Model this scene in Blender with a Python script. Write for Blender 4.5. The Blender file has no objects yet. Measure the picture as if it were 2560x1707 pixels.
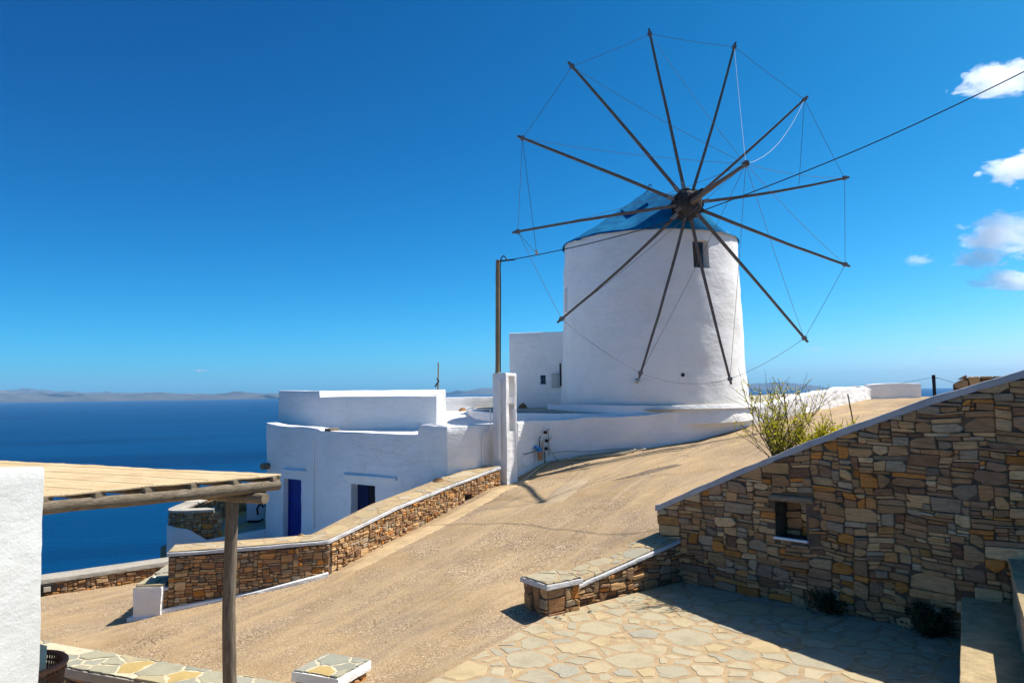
import bpy, math, random
import numpy as np
from mathutils import Vector, Matrix

# ------------------------------------------------------------------ camera, sky, sun, exposure
scene = bpy.context.scene
R = math.radians
PITCH, ROLL = math.atan(114 / 1764), R(0.75)
fwd = Vector((0, math.cos(PITCH), math.sin(PITCH)))
up0 = Vector((0, -math.sin(PITCH), math.cos(PITCH)))
rt0 = Vector((1, 0, 0))
rt = rt0 * math.cos(ROLL) - up0 * math.sin(ROLL)
up = up0 * math.cos(ROLL) + rt0 * math.sin(ROLL)
cam_data = bpy.data.cameras.new('camera')
cam = bpy.data.objects.new('camera', cam_data)
scene.collection.objects.link(cam)
cam.matrix_world = Matrix(((rt.x, up.x, -fwd.x, 0), (rt.y, up.y, -fwd.y, 0), (rt.z, up.z, -fwd.z, 0), (0, 0, 0, 1)))
cam_data.sensor_width = 36
cam_data.lens = 27.0
cam_data.clip_start = 0.1
cam_data.clip_end = 200000
scene.camera = cam

SUN_EL = R(54.5)
SUN_AZ = math.atan2(0.93, 0.367)          # clockwise from +Y
sun_vec = Vector((math.sin(SUN_AZ) * math.cos(SUN_EL), math.cos(SUN_AZ) * math.cos(SUN_EL), math.sin(SUN_EL)))
world = bpy.data.worlds.new('World')
scene.world = world
world.use_nodes = True
wn, wl = world.node_tree.nodes, world.node_tree.links
bg = wn['Background']
sky = wn.new('ShaderNodeTexSky')
sky.sky_type = 'NISHITA'
sky.sun_disc = False
sky.sun_elevation = SUN_EL
sky.sun_rotation = SUN_AZ
sky.altitude = 100
sky.air_density = 0.5
sky.dust_density = 1.0
sky.ozone_density = 4.0
# polarised, clear-air grading of the whole sky: per-channel contrast
SKY_PRE, SKY_POW, SKY_GAIN = .1, (3.5, 1.50, 1.2), (11.0, 2.52, 2.02)
sep = wn.new('ShaderNodeSeparateColor')
comb = wn.new('ShaderNodeCombineColor')
wl.new(sky.outputs[0], sep.inputs[0])
for i in range(3):
    m0 = wn.new('ShaderNodeMath'); m0.operation = 'MULTIPLY'; m0.inputs[1].default_value = SKY_PRE
    m1 = wn.new('ShaderNodeMath'); m1.operation = 'POWER'; m1.inputs[1].default_value = SKY_POW[i]
    m2 = wn.new('ShaderNodeMath'); m2.operation = 'MULTIPLY'; m2.inputs[1].default_value = SKY_GAIN[i] / .2
    m3 = wn.new('ShaderNodeMath'); m3.operation = 'MINIMUM'; m3.inputs[1].default_value = 10.0
    wl.new(sep.outputs[i], m0.inputs[0]); wl.new(m0.outputs[0], m1.inputs[0]); wl.new(m1.outputs[0], m2.inputs[0]); wl.new(m2.outputs[0], m3.inputs[0])
    wl.new(m3.outputs[0], comb.inputs[i])
wl.new(comb.outputs[0], bg.inputs['Color'])
bg.inputs['Strength'].default_value = 0.10

sun_data = bpy.data.lights.new('sun', 'SUN')
sun_data.energy = 3.5
sun_data.angle = R(0.53)
sun_data.color = (1.0, 0.95, 0.87)
sun = bpy.data.objects.new('sun', sun_data)
scene.collection.objects.link(sun)
sun.rotation_euler = (-sun_vec).to_track_quat('-Z', 'Y').to_euler()
sun.location = (30, 20, 60)

scene.view_settings.view_transform = 'Standard'
scene.view_settings.look = 'None'
scene.view_settings.exposure = 1.0
scene.view_settings.gamma = 1.0
scene.view_settings.use_curve_mapping = False
scene.cycles.use_denoising = True
scene.cycles.max_bounces = 16
scene.cycles.diffuse_bounces = 5
scene.cycles.glossy_bounces = 3
scene.cycles.transmission_bounces = 4
scene.cycles.volume_bounces = 16

# ------------------------------------------------------------------ small helpers
C = scene.collection
SEA_Z = -120.0


def link(o, parent=None):
    C.objects.link(o)
    if parent is not None:
        o.parent = parent
    return o


def tag(o, label=None, cat=None, group=None, kind=None):
    if label: o['label'] = label
    if cat: o['category'] = cat
    if group: o['group'] = group
    if kind: o['kind'] = kind
    return o


def thing(name, loc, label, cat, group=None):
    o = bpy.data.objects.new(name, None)
    o.empty_display_size = 0.2
    link(o)
    o.location = loc
    tag(o, label, cat, group, 'thing')
    return o


def obj(name, verts, faces, m, parent=None, smooth=False):
    """One mesh object; verts are world coordinates, moved into the parent's frame (parents only carry a location)."""
    v = np.asarray(verts, float).reshape(-1, 3)
    off = np.zeros(3)
    p = parent
    while p is not None:
        off += np.array(p.location)
        p = p.parent
    org = np.array([0., 0., 0.])
    if len(v):
        org = np.array([v[:, 0].mean(), v[:, 1].mean(), v[:, 2].min()])
    me = bpy.data.meshes.new(name)
    me.from_pydata((v - org).tolist(), [], [tuple(int(i) for i in f) for f in faces])
    if m is not None:
        for mm in (m if isinstance(m, (list, tuple)) else [m]):
            me.materials.append(mm)
    if smooth:
        me.polygons.foreach_set('use_smooth', [True] * len(me.polygons))
    me.update()
    o = bpy.data.objects.new(name, me)
    link(o, parent)
    o.location = org - off
    return o


def hash3(i, j, k, seed):
    n = (i * 374761393 + j * 668265263 + k * 2147483647 + seed * 1442695041) & 0xffffffff
    n = ((n ^ (n >> 13)) * 1274126177) & 0xffffffff
    n = (n ^ (n >> 16)) & 0xffffffff
    return n / 4294967295.0 * 2 - 1


def nz(P, scale=1.0, seed=0):
    """smooth value noise in -1..1 for an (n,3) array"""
    P = np.asarray(P, float) * scale
    f = np.floor(P)
    i = f.astype(np.int64)
    t = P - f
    t = t * t * (3 - 2 * t)
    out = 0
    for dx in (0, 1):
        for dy in (0, 1):
            for dz in (0, 1):
                w = (t[..., 0] if dx else 1 - t[..., 0]) * (t[..., 1] if dy else 1 - t[..., 1]) * (t[..., 2] if dz else 1 - t[..., 2])
                out = out + w * hash3(i[..., 0] + dx, i[..., 1] + dy, i[..., 2] + dz, seed)
    return out


def chaikin(pts, n=2):
    pts = [np.array(p, float) for p in pts]
    for _ in range(n):
        q = [pts[0]]
        for a, b in zip(pts[:-1], pts[1:]):
            q += [a * .75 + b * .25, a * .25 + b * .75]
        q.append(pts[-1])
        pts = q
    return [tuple(p) for p in pts]


class Path:
    """A plan polyline with arc length; n points to the right of travel (towards the viewer)."""
    def __init__(self, pts):
        self.p = np.array(pts, float)
        d = np.diff(self.p, axis=0)
        self.seg = np.hypot(d[:, 0], d[:, 1])
        self.s = np.concatenate([[0], np.cumsum(self.seg)])
        self.L = self.s[-1]
        self.d = d / self.seg[:, None]
        dv = np.vstack([self.d[:1], (self.d[:-1] + self.d[1:]), self.d[-1:]])
        cosv = np.maximum(np.linalg.norm(dv, axis=1), 1e-6)
        dv = dv / cosv[:, None]
        self.vn = np.stack([dv[:, 1], -dv[:, 0]], 1)

    def at(self, u):
        u = np.asarray(u, float)
        x = np.interp(u, self.s, self.p[:, 0])
        y = np.interp(u, self.s, self.p[:, 1])
        lo, hi = u < 0, u > self.L
        x = np.where(lo, self.p[0, 0] + u * self.d[0, 0], np.where(hi, self.p[-1, 0] + (u - self.L) * self.d[-1, 0], x))
        y = np.where(lo, self.p[0, 1] + u * self.d[0, 1], np.where(hi, self.p[-1, 1] + (u - self.L) * self.d[-1, 1], y))
        return np.stack([x, y], -1)

    def n(self, u):
        u = np.asarray(u, float)
        nx = np.interp(u, self.s, self.vn[:, 0])
        ny = np.interp(u, self.s, self.vn[:, 1])
        l = np.hypot(nx, ny)
        return np.stack([nx / l, ny / l], -1)


def fn(z):
    if callable(z):
        return z
    if isinstance(z, (list, tuple)):
        us, zs = [a for a, _ in z], [b for _, b in z]
        return lambda u: np.interp(u, us, zs)
    return lambda u: np.full_like(np.asarray(u, float), z)


def wall(name, path, z0, z1, thick, m, parent=None, du=.2, dz=.2, amp=.008, nscale=2.2, ucuts=(), holes=(), rnd=.025, seed=0, smooth=True, absz=False):
    """A wall swept along a plan path: front, rounded top, back, ends; holes = (u0, u1, za, zb, depth) cut into the front face."""
    P = path if isinstance(path, Path) else Path(path)
    z0f, z1f = fn(z0), fn(z1)
    us = set(np.linspace(0, P.L, max(2, int(P.L / du) + 1)).round(4))
    us |= set(P.s.round(4)) | set(ucuts)
    for h in holes:
        us |= {h[0], h[1]}
    us = np.array(sorted(us))
    us = us[np.concatenate([[True], np.diff(us) > 1e-3])]
    zt, zb = z1f(us), z0f(us)
    H = float(np.max(zt) - np.min(zb))
    nr = max(1, int(H / dz))
    if holes or absz:
        zs = set(np.linspace(np.min(zb), np.max(zt) - rnd, nr + 1).round(4))
        for h in holes:
            zs |= {h[2], h[3]}
        zs = np.array(sorted(zs))
        front = np.clip(zs[None, :], zb[:, None], (zt - rnd)[:, None])
    else:
        t = np.linspace(0, 1, nr + 1)
        front = zb[:, None] + (zt - rnd - zb)[:, None] * t[None, :]
    nf = front.shape[1]
    nt = max(1, int(thick / .2))
    offs = [0] * nf + [rnd * .3, rnd] + [rnd + (thick - 2 * rnd) * k / nt for k in range(1, nt)] + [thick - rnd, thick - rnd * .3, thick, thick]
    zl = [front[:, j] for j in range(nf)] + [zt - rnd * .3, zt] + [zt] * (nt - 1) + [zt, zt - rnd * .3, zt - rnd, zb]
    K = len(offs)
    base = P.at(us)
    nn = P.n(us)
    V = np.zeros((len(us), K, 3))
    for k in range(K):
        V[:, k, :2] = base - nn * offs[k]
        V[:, k, 2] = zl[k]
    if amp:
        w = nz(V, nscale, seed) * amp + nz(V, nscale * 3.3, seed + 5) * amp * .45
        V[:, :, 0] += nn[:, None, 0] * w
        V[:, :, 1] += nn[:, None, 1] * w
        w2 = nz(V, nscale * .8, seed + 9) * amp
        V[:, nf:-1, 2] += w2[:, nf:-1]
    verts = V.reshape(-1, 3)
    faces = []
    def inhole(uc, zc):
        return any(h[0] < uc < h[1] and h[2] < zc < h[3] for h in holes)
    for i in range(len(us) - 1):
        uc = (us[i] + us[i + 1]) / 2
        for k in range(K - 1):
            if k < nf - 1:
                if holes and inhole(uc, (zs[k] + zs[k + 1]) / 2):
                    continue
                if abs(V[i, k, 2] - V[i, k + 1, 2]) < 1e-4 and abs(V[i + 1, k, 2] - V[i + 1, k + 1, 2]) < 1e-4 and amp == 0:
                    continue
            a, b = i * K + k, (i + 1) * K + k
            faces.append((a, b, b + 1, a + 1))
    faces.append(tuple(range(0, K))[::1])
    last = (len(us) - 1) * K
    faces.append(tuple(range(last + K - 1, last - 1, -1)))
    verts = verts.tolist()
    for h in holes:
        u0, u1, za, zb_, dp = h
        ui = [int(np.argmin(abs(us - u0))), int(np.argmin(abs(us - u1)))]
        zi = [int(np.argmin(abs(zs - za))), int(np.argmin(abs(zs - zb_)))]
        ring = [(i, zi[0]) for i in range(ui[0], ui[1])] + [(ui[1], k) for k in range(zi[0], zi[1])] + [(i, zi[1]) for i in range(ui[1], ui[0], -1)] + [(ui[0], k) for k in range(zi[1], zi[0], -1)]
        b0 = len(verts)
        for (i, k) in ring:
            q = V[i, k].copy()
            q[:2] -= nn[i] * dp
            verts.append(q.tolist())
        n_ = len(ring)
        for j in range(n_):
            a = ring[j][0] * K + ring[j][1]
            b = ring[(j + 1) % n_][0] * K + ring[(j + 1) % n_][1]
            faces.append((b, a, b0 + j, b0 + (j + 1) % n_))
        faces.append(tuple(b0 + j for j in range(n_)))
    o = obj(name, verts, faces, m, parent, smooth)
    if smooth:
        me = o.data
        me.set_sharp_from_angle(angle=R(38))
    return o


def box(name, c, size, rz, m, parent=None, bev=.01):
    """A chamfered box: c = centre of its base."""
    sx, sy, sz = size[0] / 2, size[1] / 2, size[2]
    b = min(bev, sx * .4, sy * .4, sz * .4)
    lv = []
    for (z, ins) in ((0, b), (b, 0), (sz - b, 0), (sz, b)):
        lv.append([(-sx + ins, -sy + b), (-sx + b, -sy + ins), (sx - b, -sy + ins), (sx - ins, -sy + b), (sx - ins, sy - b), (sx - b, sy - ins), (-sx + b, sy - ins), (-sx + ins, sy - b)])
        lv[-1] = [(x, y, z) for x, y in lv[-1]]
    v = [p for l in lv for p in l]
    f = [tuple(range(7, -1, -1)), tuple(range(24, 32))]
    for l in range(3):
        for k in range(8):
            a, bb = l * 8 + k, l * 8 + (k + 1) % 8
            f.append((a, bb, bb + 8, a + 8))
    cr, sr = math.cos(rz), math.sin(rz)
    v = [(c[0] + x * cr - y * sr, c[1] + x * sr + y * cr, c[2] + z) for x, y, z in v]
    return obj(name, v, f, m, parent)


def tube_data(pts, rad, sides=8, cap=True, squash=None):
    pts = [Vector(p) for p in pts]
    n = len(pts)
    rads = rad if isinstance(rad, (list, tuple, np.ndarray)) else [rad] * n
    v, f = [], []
    t0 = (pts[1] - pts[0]).normalized()
    ref = Vector((0, 0, 1)) if abs(t0.z) < .9 else Vector((1, 0, 0))
    a = t0.cross(ref).normalized()
    for i in range(n):
        t = (pts[min(i + 1, n - 1)] - pts[max(i - 1, 0)]).normalized()
        a = (a - t * a.dot(t)).normalized()
        b = t.cross(a)
        for k in range(sides):
            th = 2 * math.pi * (k + .5) / sides
            v.append(tuple(pts[i] + (a * math.cos(th) + b * math.sin(th)) * rads[i]))
    for i in range(n - 1):
        for k in range(sides):
            p, q = i * sides + k, i * sides + (k + 1) % sides
            f.append((p, q, q + sides, p + sides))
    if cap:
        f.append(tuple(range(sides - 1, -1, -1)))
        f.append(tuple(range((n - 1) * sides, n * sides)))
    return v, f


def tube(name, pts, rad, m, parent=None, sides=8, smooth=True):
    v, f = tube_data(pts, rad, sides)
    o = obj(name, v, f, m, parent, smooth)
    if smooth:
        o.data.set_sharp_from_angle(angle=R(50))
    return o


def bark_tube(name, pts, rad, m, parent=None, sides=10, seed=0, amp=.006, n=14):
    """a slightly crooked, knotty timber pole"""
    a, b = np.array(pts[0], float), np.array(pts[-1], float)
    t = np.linspace(0, 1, n)
    P = a + (b - a) * t[:, None]
    P += np.stack([nz(P, .9, seed), nz(P, .9, seed + 1), nz(P, .9, seed + 2)], 1) * amp * 1.5
    rr = np.interp(t, np.linspace(0, 1, len(rad)), rad) if isinstance(rad, (list, tuple)) else np.full(n, rad)
    rr = rr * (1 + .05 * nz(P, 3, seed + 3))
    v, f = tube_data([tuple(p) for p in P], list(rr), sides)
    v = np.array(v)
    v += np.stack([nz(v, 9, seed + 4), nz(v, 9, seed + 5), nz(v, 9, seed + 6)], 1) * amp * .5
    o = obj(name, v, f, m, parent, True)
    o.data.set_sharp_from_angle(angle=R(50))
    return o


# ------------------------------------------------------------------ materials
def new_mat(name):
    m = bpy.data.materials.new(name)
    m.use_nodes = True
    nt = m.node_tree
    b = nt.nodes['Principled BSDF']
    b.inputs['Specular IOR Level'].default_value = .25
    return m, nt, b


def node(nt, typ, **kw):
    n = nt.nodes.new(typ)
    for k, v in kw.items():
        if k in n.inputs:
            n.inputs[k].default_value = v
        else:
            setattr(n, k, v)
    return n


def pos(nt):
    return node(nt, 'ShaderNodeNewGeometry').outputs['Position']


def noise(nt, vec, scale, detail=4, rough=.55, dist=0.0):
    n = node(nt, 'ShaderNodeTexNoise', Scale=scale, Detail=detail, Roughness=rough, Distortion=dist)
    nt.links.new(vec, n.inputs['Vector'])
    return n.outputs['Fac']


def ramp(nt, fac, stops, interp='LINEAR'):
    r = node(nt, 'ShaderNodeValToRGB')
    e = r.color_ramp.elements
    r.color_ramp.interpolation = interp
    while len(e) < len(stops):
        e.new(.5)
    for el, (p, c) in zip(e, stops):
        el.position = p
        el.color = (*c, 1) if len(c) == 3 else c
    nt.links.new(fac, r.inputs['Fac'])
    return r.outputs['Color']


def mix(nt, fac, a, b, typ='MIX'):
    n = node(nt, 'ShaderNodeMix')
    n.data_type = 'RGBA'
    n.blend_type = typ
    for key, val in ((0, fac), (6, a), (7, b)):
        if isinstance(val, bpy.types.NodeSocket):
            nt.links.new(val, n.inputs[key])
        else:
            n.inputs[key].default_value = val if key == 0 else (*val, 1)
    return n.outputs[2]


def math_(nt, op, a, b=None, c=None):
    n = node(nt, 'ShaderNodeMath')
    n.operation = op
    for i, val in enumerate((a, b, c)):
        if val is None: continue
        if isinstance(val, bpy.types.NodeSocket):
            nt.links.new(val, n.inputs[i])
        else:
            n.inputs[i].default_value = val
    return n.outputs[0]


def bump(nt, bsdf, h, dist, strength=1.0, prev=None):
    n = node(nt, 'ShaderNodeBump', Strength=strength, Distance=dist)
    nt.links.new(h, n.inputs['Height'])
    if prev is not None:
        nt.links.new(prev, n.inputs['Normal'])
    nt.links.new(n.outputs[0], bsdf.inputs['Normal'])
    return n.outputs[0]


def scaled(nt, vec, s):
    n = node(nt, 'ShaderNodeMapping')
    n.inputs['Scale'].default_value = s
    nt.links.new(vec, n.inputs['Vector'])
    return n.outputs[0]


def rot_scaled(nt, vec, angle, s):
    n = node(nt, 'ShaderNodeVectorRotate')
    n.rotation_type = 'Z_AXIS'
    n.inputs['Angle'].default_value = -angle
    nt.links.new(vec, n.inputs['Vector'])
    return scaled(nt, n.outputs[0], s)


def mat_plaster(name, base=(.87, .86, .84), rough_amp=.012, fine=.003, stain=.07):
    m, nt, b = new_mat(name)
    p = pos(nt)
    n1 = noise(nt, p, 1.3, 5, .6)
    n2 = noise(nt, p, 6, 6, .6)
    dark = tuple(c * (1 - stain) * k for c, k in zip(base, (1, .985, .96)))
    c = ramp(nt, n1, [(.35, dark), (.6, base)])
    c = mix(nt, .25, c, ramp(nt, n2, [(.3, dark), (.65, base)]))
    # flaked patches and drip stains
    sp = noise(nt, scaled(nt, p, (3, 3, .5)), 2.2, 5, .65)
    c = mix(nt, ramp(nt, sp, [(.60, (0, 0, 0)), (.74, (.4, .4, .4))]), c, tuple(x * .72 for x in base))
    nt.links.new(c, b.inputs['Base Color'])
    b.inputs['Roughness'].default_value = .88
    b.inputs['Specular IOR Level'].default_value = .15
    h = bump(nt, b, n2, rough_amp)
    h = bump(nt, b, noise(nt, scaled(nt, p, (1, 1, 2.2)), 2.6, 4, .6), rough_amp * 2.5, 1, h)
    bump(nt, b, noise(nt, p, 45, 4, .7), fine, 1, h)
    return m


WHITE = mat_plaster('whitewash')
WHITE_ROUGH = mat_plaster('whitewash_rough', (.88, .87, .85), .018, .004, .08)
WHITE_OLD = mat_plaster('whitewash_old', (.66, .67, .64), .006, .004, .12)
EDGE = mat_plaster('painted_edge', (.62, .62, .62), .014, .004, .2)


def mat_stone(name, stops, sat_dark=1.0, bscale=1.0):
    m, nt, b = new_mat(name)
    g = node(nt, 'ShaderNodeNewGeometry')
    p = g.outputs['Position']
    oi = node(nt, 'ShaderNodeObjectInfo')
    r = math_(nt, 'FRACT', math_(nt, 'ADD', oi.outputs['Random'], math_(nt, 'MULTIPLY', g.outputs['Random Per Island'], 7.31)))
    c = ramp(nt, r, stops, 'CONSTANT')
    r2 = math_(nt, 'FRACT', math_(nt, 'MULTIPLY', r, 53.7))
    c = mix(nt, .85, c, ramp(nt, r2, [(0, (.62, .60, .58)), (.5, (.95, .93, .9)), (1, (1.18, 1.15, 1.1))]), 'MULTIPLY')
    vary = noise(nt, scaled(nt, p, (7, 7, 26)), 1.0 * bscale, 6, .65, .6)
    c = mix(nt, .75, c, ramp(nt, vary, [(.28, (.55, .5, .46)), (.5, (1, 1, 1)), (.72, (1.3, 1.22, 1.1))]), 'MULTIPLY')
    rust = noise(nt, p, 5.5 * bscale, 4, .6)
    c = mix(nt, ramp(nt, rust, [(.58, (0, 0, 0)), (.72, (.5, .5, .5))]), c, (.30, .15, .055))
    lich = noise(nt, p, 38 * bscale, 3, .6)
    c = mix(nt, ramp(nt, lich, [(.62, (0, 0, 0)), (.7, (.35, .35, .35))]), c, (.5, .47, .42))
    nt.links.new(c, b.inputs['Base Color'])
    b.inputs['Roughness'].default_value = .85
    h = bump(nt, b, vary, .035)
    bump(nt, b, noise(nt, p, 60 * bscale, 4, .7), .004, 1, h)
    return m


STONE = mat_stone('rubble_stone', [(p_, (c_[0] * 1.14, c_[1] * .95, c_[2] * .66)) for p_, c_ in [(0, (.38, .275, .20)), (.13, (.46, .335, .225)), (.26, (.33, .25, .21)), (.38, (.52, .40, .285)), (.50, (.31, .285, .275)), (.57, (.50, .25, .085)),
                                   (.645, (.56, .47, .37)), (.74, (.40, .265, .18)), (.85, (.24, .155, .12)), (.91, (.39, .375, .37)), (.96, (.46, .29, .15))]])


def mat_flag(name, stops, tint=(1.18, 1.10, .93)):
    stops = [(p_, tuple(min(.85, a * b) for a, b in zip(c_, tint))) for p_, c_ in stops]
    m, nt, b = new_mat(name)
    g = node(nt, 'ShaderNodeNewGeometry')
    p = g.outputs['Position']
    oi = node(nt, 'ShaderNodeObjectInfo')
    r = math_(nt, 'FRACT', math_(nt, 'ADD', oi.outputs['Random'], math_(nt, 'MULTIPLY', g.outputs['Random Per Island'], 7.31)))
    c = ramp(nt, r, stops, 'CONSTANT')
    v1 = noise(nt, p, 3.5, 5, .6, .5)
    c = mix(nt, .6, c, ramp(nt, v1, [(.3, (.72, .70, .66)), (.5, (1, 1, 1)), (.72, (1.12, 1.09, 1.02))]), 'MULTIPLY')
    v2 = noise(nt, p, 30, 5, .65)
    c = mix(nt, .5, c, ramp(nt, v2, [(.3, (.75, .74, .72)), (.6, (1.05, 1.05, 1.04))]), 'MULTIPLY')
    nt.links.new(c, b.inputs['Base Color'])
    b.inputs['Roughness'].default_value = .72
    h = bump(nt, b, v1, .008)
    bump(nt, b, v2, .0025, 1, h)
    return m


FLAG = mat_flag('slate_flag', [(0, (.37, .335, .255)), (.2, (.33, .31, .255)), (.36, (.39, .34, .245)), (.54, (.35, .325, .26)), (.68, (.41, .34, .22)), (.78, (.31, .305, .27)), (.88, (.40, .36, .28))])
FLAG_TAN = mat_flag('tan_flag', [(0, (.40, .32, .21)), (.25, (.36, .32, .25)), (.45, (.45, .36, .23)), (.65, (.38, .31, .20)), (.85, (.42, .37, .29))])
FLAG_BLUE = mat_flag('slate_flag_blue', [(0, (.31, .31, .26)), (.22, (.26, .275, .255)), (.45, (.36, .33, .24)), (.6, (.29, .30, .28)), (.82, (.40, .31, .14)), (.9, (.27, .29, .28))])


def mat_simple(name, col, rough=.8, var=.15, scale=8, bmp=0.0, bs=40, metal=0, spec=.25):
    m, nt, b = new_mat(name)
    p = pos(nt)
    c = ramp(nt, noise(nt, p, scale, 5, .6), [(.3, tuple(x * (1 - var) for x in col)), (.7, tuple(min(1, x * (1 + var * .6)) for x in col))])
    nt.links.new(c, b.inputs['Base Color'])
    b.inputs['Roughness'].default_value = rough
    b.inputs['Metallic'].default_value = metal
    b.inputs['Specular IOR Level'].default_value = spec
    if bmp:
        bump(nt, b, noise(nt, p, bs, 5, .65), bmp)
    return m


MORTAR = mat_simple('sandy_mortar', (.42, .30, .17), .9, .25, 5, .006, 40)
JOINT = mat_simple('dark_joint', (.13, .095, .065), .95, .3, 6, .01, 30)
CREAM = mat_simple('cream_joint', (.60, .52, .36), .9, .15, 12, .004, 50)
COPING = mat_simple('cement_coping', (.42, .42, .43), .85, .18, 4, .006, 25)
SANDSTEP = mat_simple('sandy_cement', (.46, .35, .19), .9, .3, 7, .012, 18)
BLUE_PAINT = mat_simple('blue_paint', (.012, .03, .24), .45, .2, 3, .002, 30)
BLUE_FRAME = mat_simple('blue_frame', (.02, .07, .16), .5, .2, 6, .002, 40)
DARK = mat_simple('dark_interior', (.02, .02, .022), .9, .2, 5)
BLACK = mat_simple('black_plastic', (.02, .02, .02), .45, .2, 20)
GREY_METAL = mat_simple('grey_metal', (.42, .43, .41), .5, .15, 10, .001, 60)
PLATE = mat_simple('worn_plate', (.30, .29, .28), .6, .5, 14, .003, 50)
IRON = mat_simple('iron', (.035, .03, .028), .6, .3, 20, .003, 60)
ROPE = mat_simple('rope_grey', (.17, .17, .18), .8, .2, 40)
ROPE_WHITE = mat_simple('rope_white', (.6, .6, .58), .8, .2, 40)
CABLE = mat_simple('black_cable', (.012, .012, .014), .6, .1, 10)
HOSE = mat_simple('beige_hose', (.50, .43, .30), .5, .1, 10)
FILTER_BLUE = mat_simple('filter_blue', (.03, .24, .55), .35, .1, 10)
FILTER_AMBER = mat_simple('filter_amber', (.50, .22, .10), .3, .1, 10)
AC_WHITE = mat_simple('appliance_white', (.75, .76, .77), .4, .05, 10)
CUSHION = mat_simple('mint_cushion', (.36, .50, .45), .9, .2, 30, .003, 120)
PANE = mat_simple('window_pane', (.05, .055, .055), .08, .3, 2, 0, 10, 0, .6)
BOARD = mat_simple('weathered_shutter', (.075, .065, .055), .8, .3, 6, .003, 30)


def mat_wood(name, a, b_, along=(3, 3, 3), sc=6.0):
    m, nt, b = new_mat(name)
    tc = node(nt, 'ShaderNodeTexCoord').outputs['Object']
    p = pos(nt)
    g = noise(nt, scaled(nt, p, along), sc, 6, .65, .8)
    c = ramp(nt, g, [(.3, a), (.55, tuple((x + y) / 2 for x, y in zip(a, b_))), (.75, b_)])
    n2 = noise(nt, p, 2.5, 4, .6)
    c = mix(nt, .5, c, ramp(nt, n2, [(.3, (.65, .62, .6)), (.7, (1.15, 1.12, 1.1))]), 'MULTIPLY')
    nt.links.new(c, b.inputs['Base Color'])
    b.inputs['Roughness'].default_value = .85
    bump(nt, b, g, .01)
    return m


POST_WOOD = mat_wood('weathered_post', (.10, .075, .05), (.30, .25, .19), (9, 9, .7))
BEAM_WOOD = mat_wood('weathered_beam', (.12, .09, .055), (.34, .28, .20), (2, 2, 9))
SPOKE_WOOD = mat_wood('grey_spar', (.10, .082, .068), (.24, .20, .165), (4, 4, 4))
HUB_WOOD = mat_wood('tarred_hub', (.012, .010, .010), (.11, .10, .095), (3, 3, 3), 5)
POLE_WOOD = mat_wood('pale_pole', (.22, .16, .10), (.42, .33, .21), (9, 9, .8))
WICKER = mat_wood('wicker', (.06, .034, .022), (.24, .15, .10), (4, 4, 4), 14)


def mat_ground():
    m, nt, b = new_mat('sandy_concrete')
    p = pos(nt)
    big = noise(nt, p, .35, 5, .6, .6)
    c = ramp(nt, big, [(.3, (.33, .23, .125)), (.5, (.39, .272, .145)), (.7, (.47, .33, .175))])
    st = noise(nt, rot_scaled(nt, p, R(55), (.16, 1.0, 0)), 1.3, 6, .62, .8)
    lane = ramp(nt, st, [(.46, (0, 0, 0)), (.60, (1, 1, 1))])
    # exposed aggregate
    v = node(nt, 'ShaderNodeTexVoronoi', Scale=52.0)
    nt.links.new(p, v.inputs['Vector'])
    vc = node(nt, 'ShaderNodeSeparateColor')
    nt.links.new(v.outputs['Color'], vc.inputs[0])
    agg = ramp(nt, vc.outputs[0], [(0, (.14, .095, .06)), (.3, (.29, .20, .12)), (.6, (.38, .27, .16)), (.85, (.54, .41, .265)), (1, (.70, .58, .43))])
    mask = ramp(nt, noise(nt, p, .8, 5, .65), [(.38, (.10, .10, .10)), (.60, (.85, .85, .85))])
    mask = mix(nt, lane, mask, (.16, .16, .16))
    c = mix(nt, mask, c, agg)
    # dusty lanes, washed streaks and darker worn concrete
    c = mix(nt, mix(nt, .45, (0, 0, 0), lane), c, (.53, .385, .225))
    st2 = noise(nt, rot_scaled(nt, p, R(42), (.28, 1.1, 0)), 1.5, 6, .7, 1.0)
    c = mix(nt, ramp(nt, st2, [(.48, (0, 0, 0)), (.66, (.8, .8, .8))]), c, mix(nt, .7, c, (.28, .215, .16)))
    st3 = noise(nt, rot_scaled(nt, p, R(58), (.09, 2.6, 0)), 1.5, 4, .6, .5)
    c = mix(nt, ramp(nt, st3, [(.56, (0, 0, 0)), (.66, (.6, .6, .6))]), c, (.47, .35, .215))
    blot = noise(nt, p, .55, 6, .68, .4)
    c = mix(nt, .8, c, ramp(nt, blot, [(.3, (.72, .70, .68)), (.5, (1, 1, 1)), (.7, (1.1, 1.09, 1.07))]), 'MULTIPLY')
    # hairline cracks
    v2 = node(nt, 'ShaderNodeTexVoronoi', Scale=.42)
    v2.feature = 'DISTANCE_TO_EDGE'
    wv = node(nt, 'ShaderNodeVectorMath')
    wn_ = node(nt, 'ShaderNodeTexNoise', Scale=1.5, Detail=6)
    nt.links.new(p, wn_.inputs['Vector'])
    nt.links.new(p, wv.inputs[0])
    nt.links.new(wn_.outputs['Color'], wv.inputs[1])
    nt.links.new(wv.outputs[0], v2.inputs['Vector'])
    ck = ramp(nt, v2.outputs['Distance'], [(.0, (1, 1, 1)), (.009, (0, 0, 0))])
    ck = mix(nt, ramp(nt, noise(nt, p, .5, 3, .5), [(.52, (0, 0, 0)), (.62, (.7, .7, .7))]), (0, 0, 0), ck)
    c = mix(nt, ck, c, (.10, .07, .045))
    nt.links.new(c, b.inputs['Base Color'])
    b.inputs['Roughness'].default_value = .93
    b.inputs['Specular IOR Level'].default_value = .12
    h = bump(nt, b, v.outputs['Distance'], .006, .7)
    h = bump(nt, b, noise(nt, p, 16, 6, .7), .014, 1, h)
    bump(nt, b, st, .05, .6, h)
    return m


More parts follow.
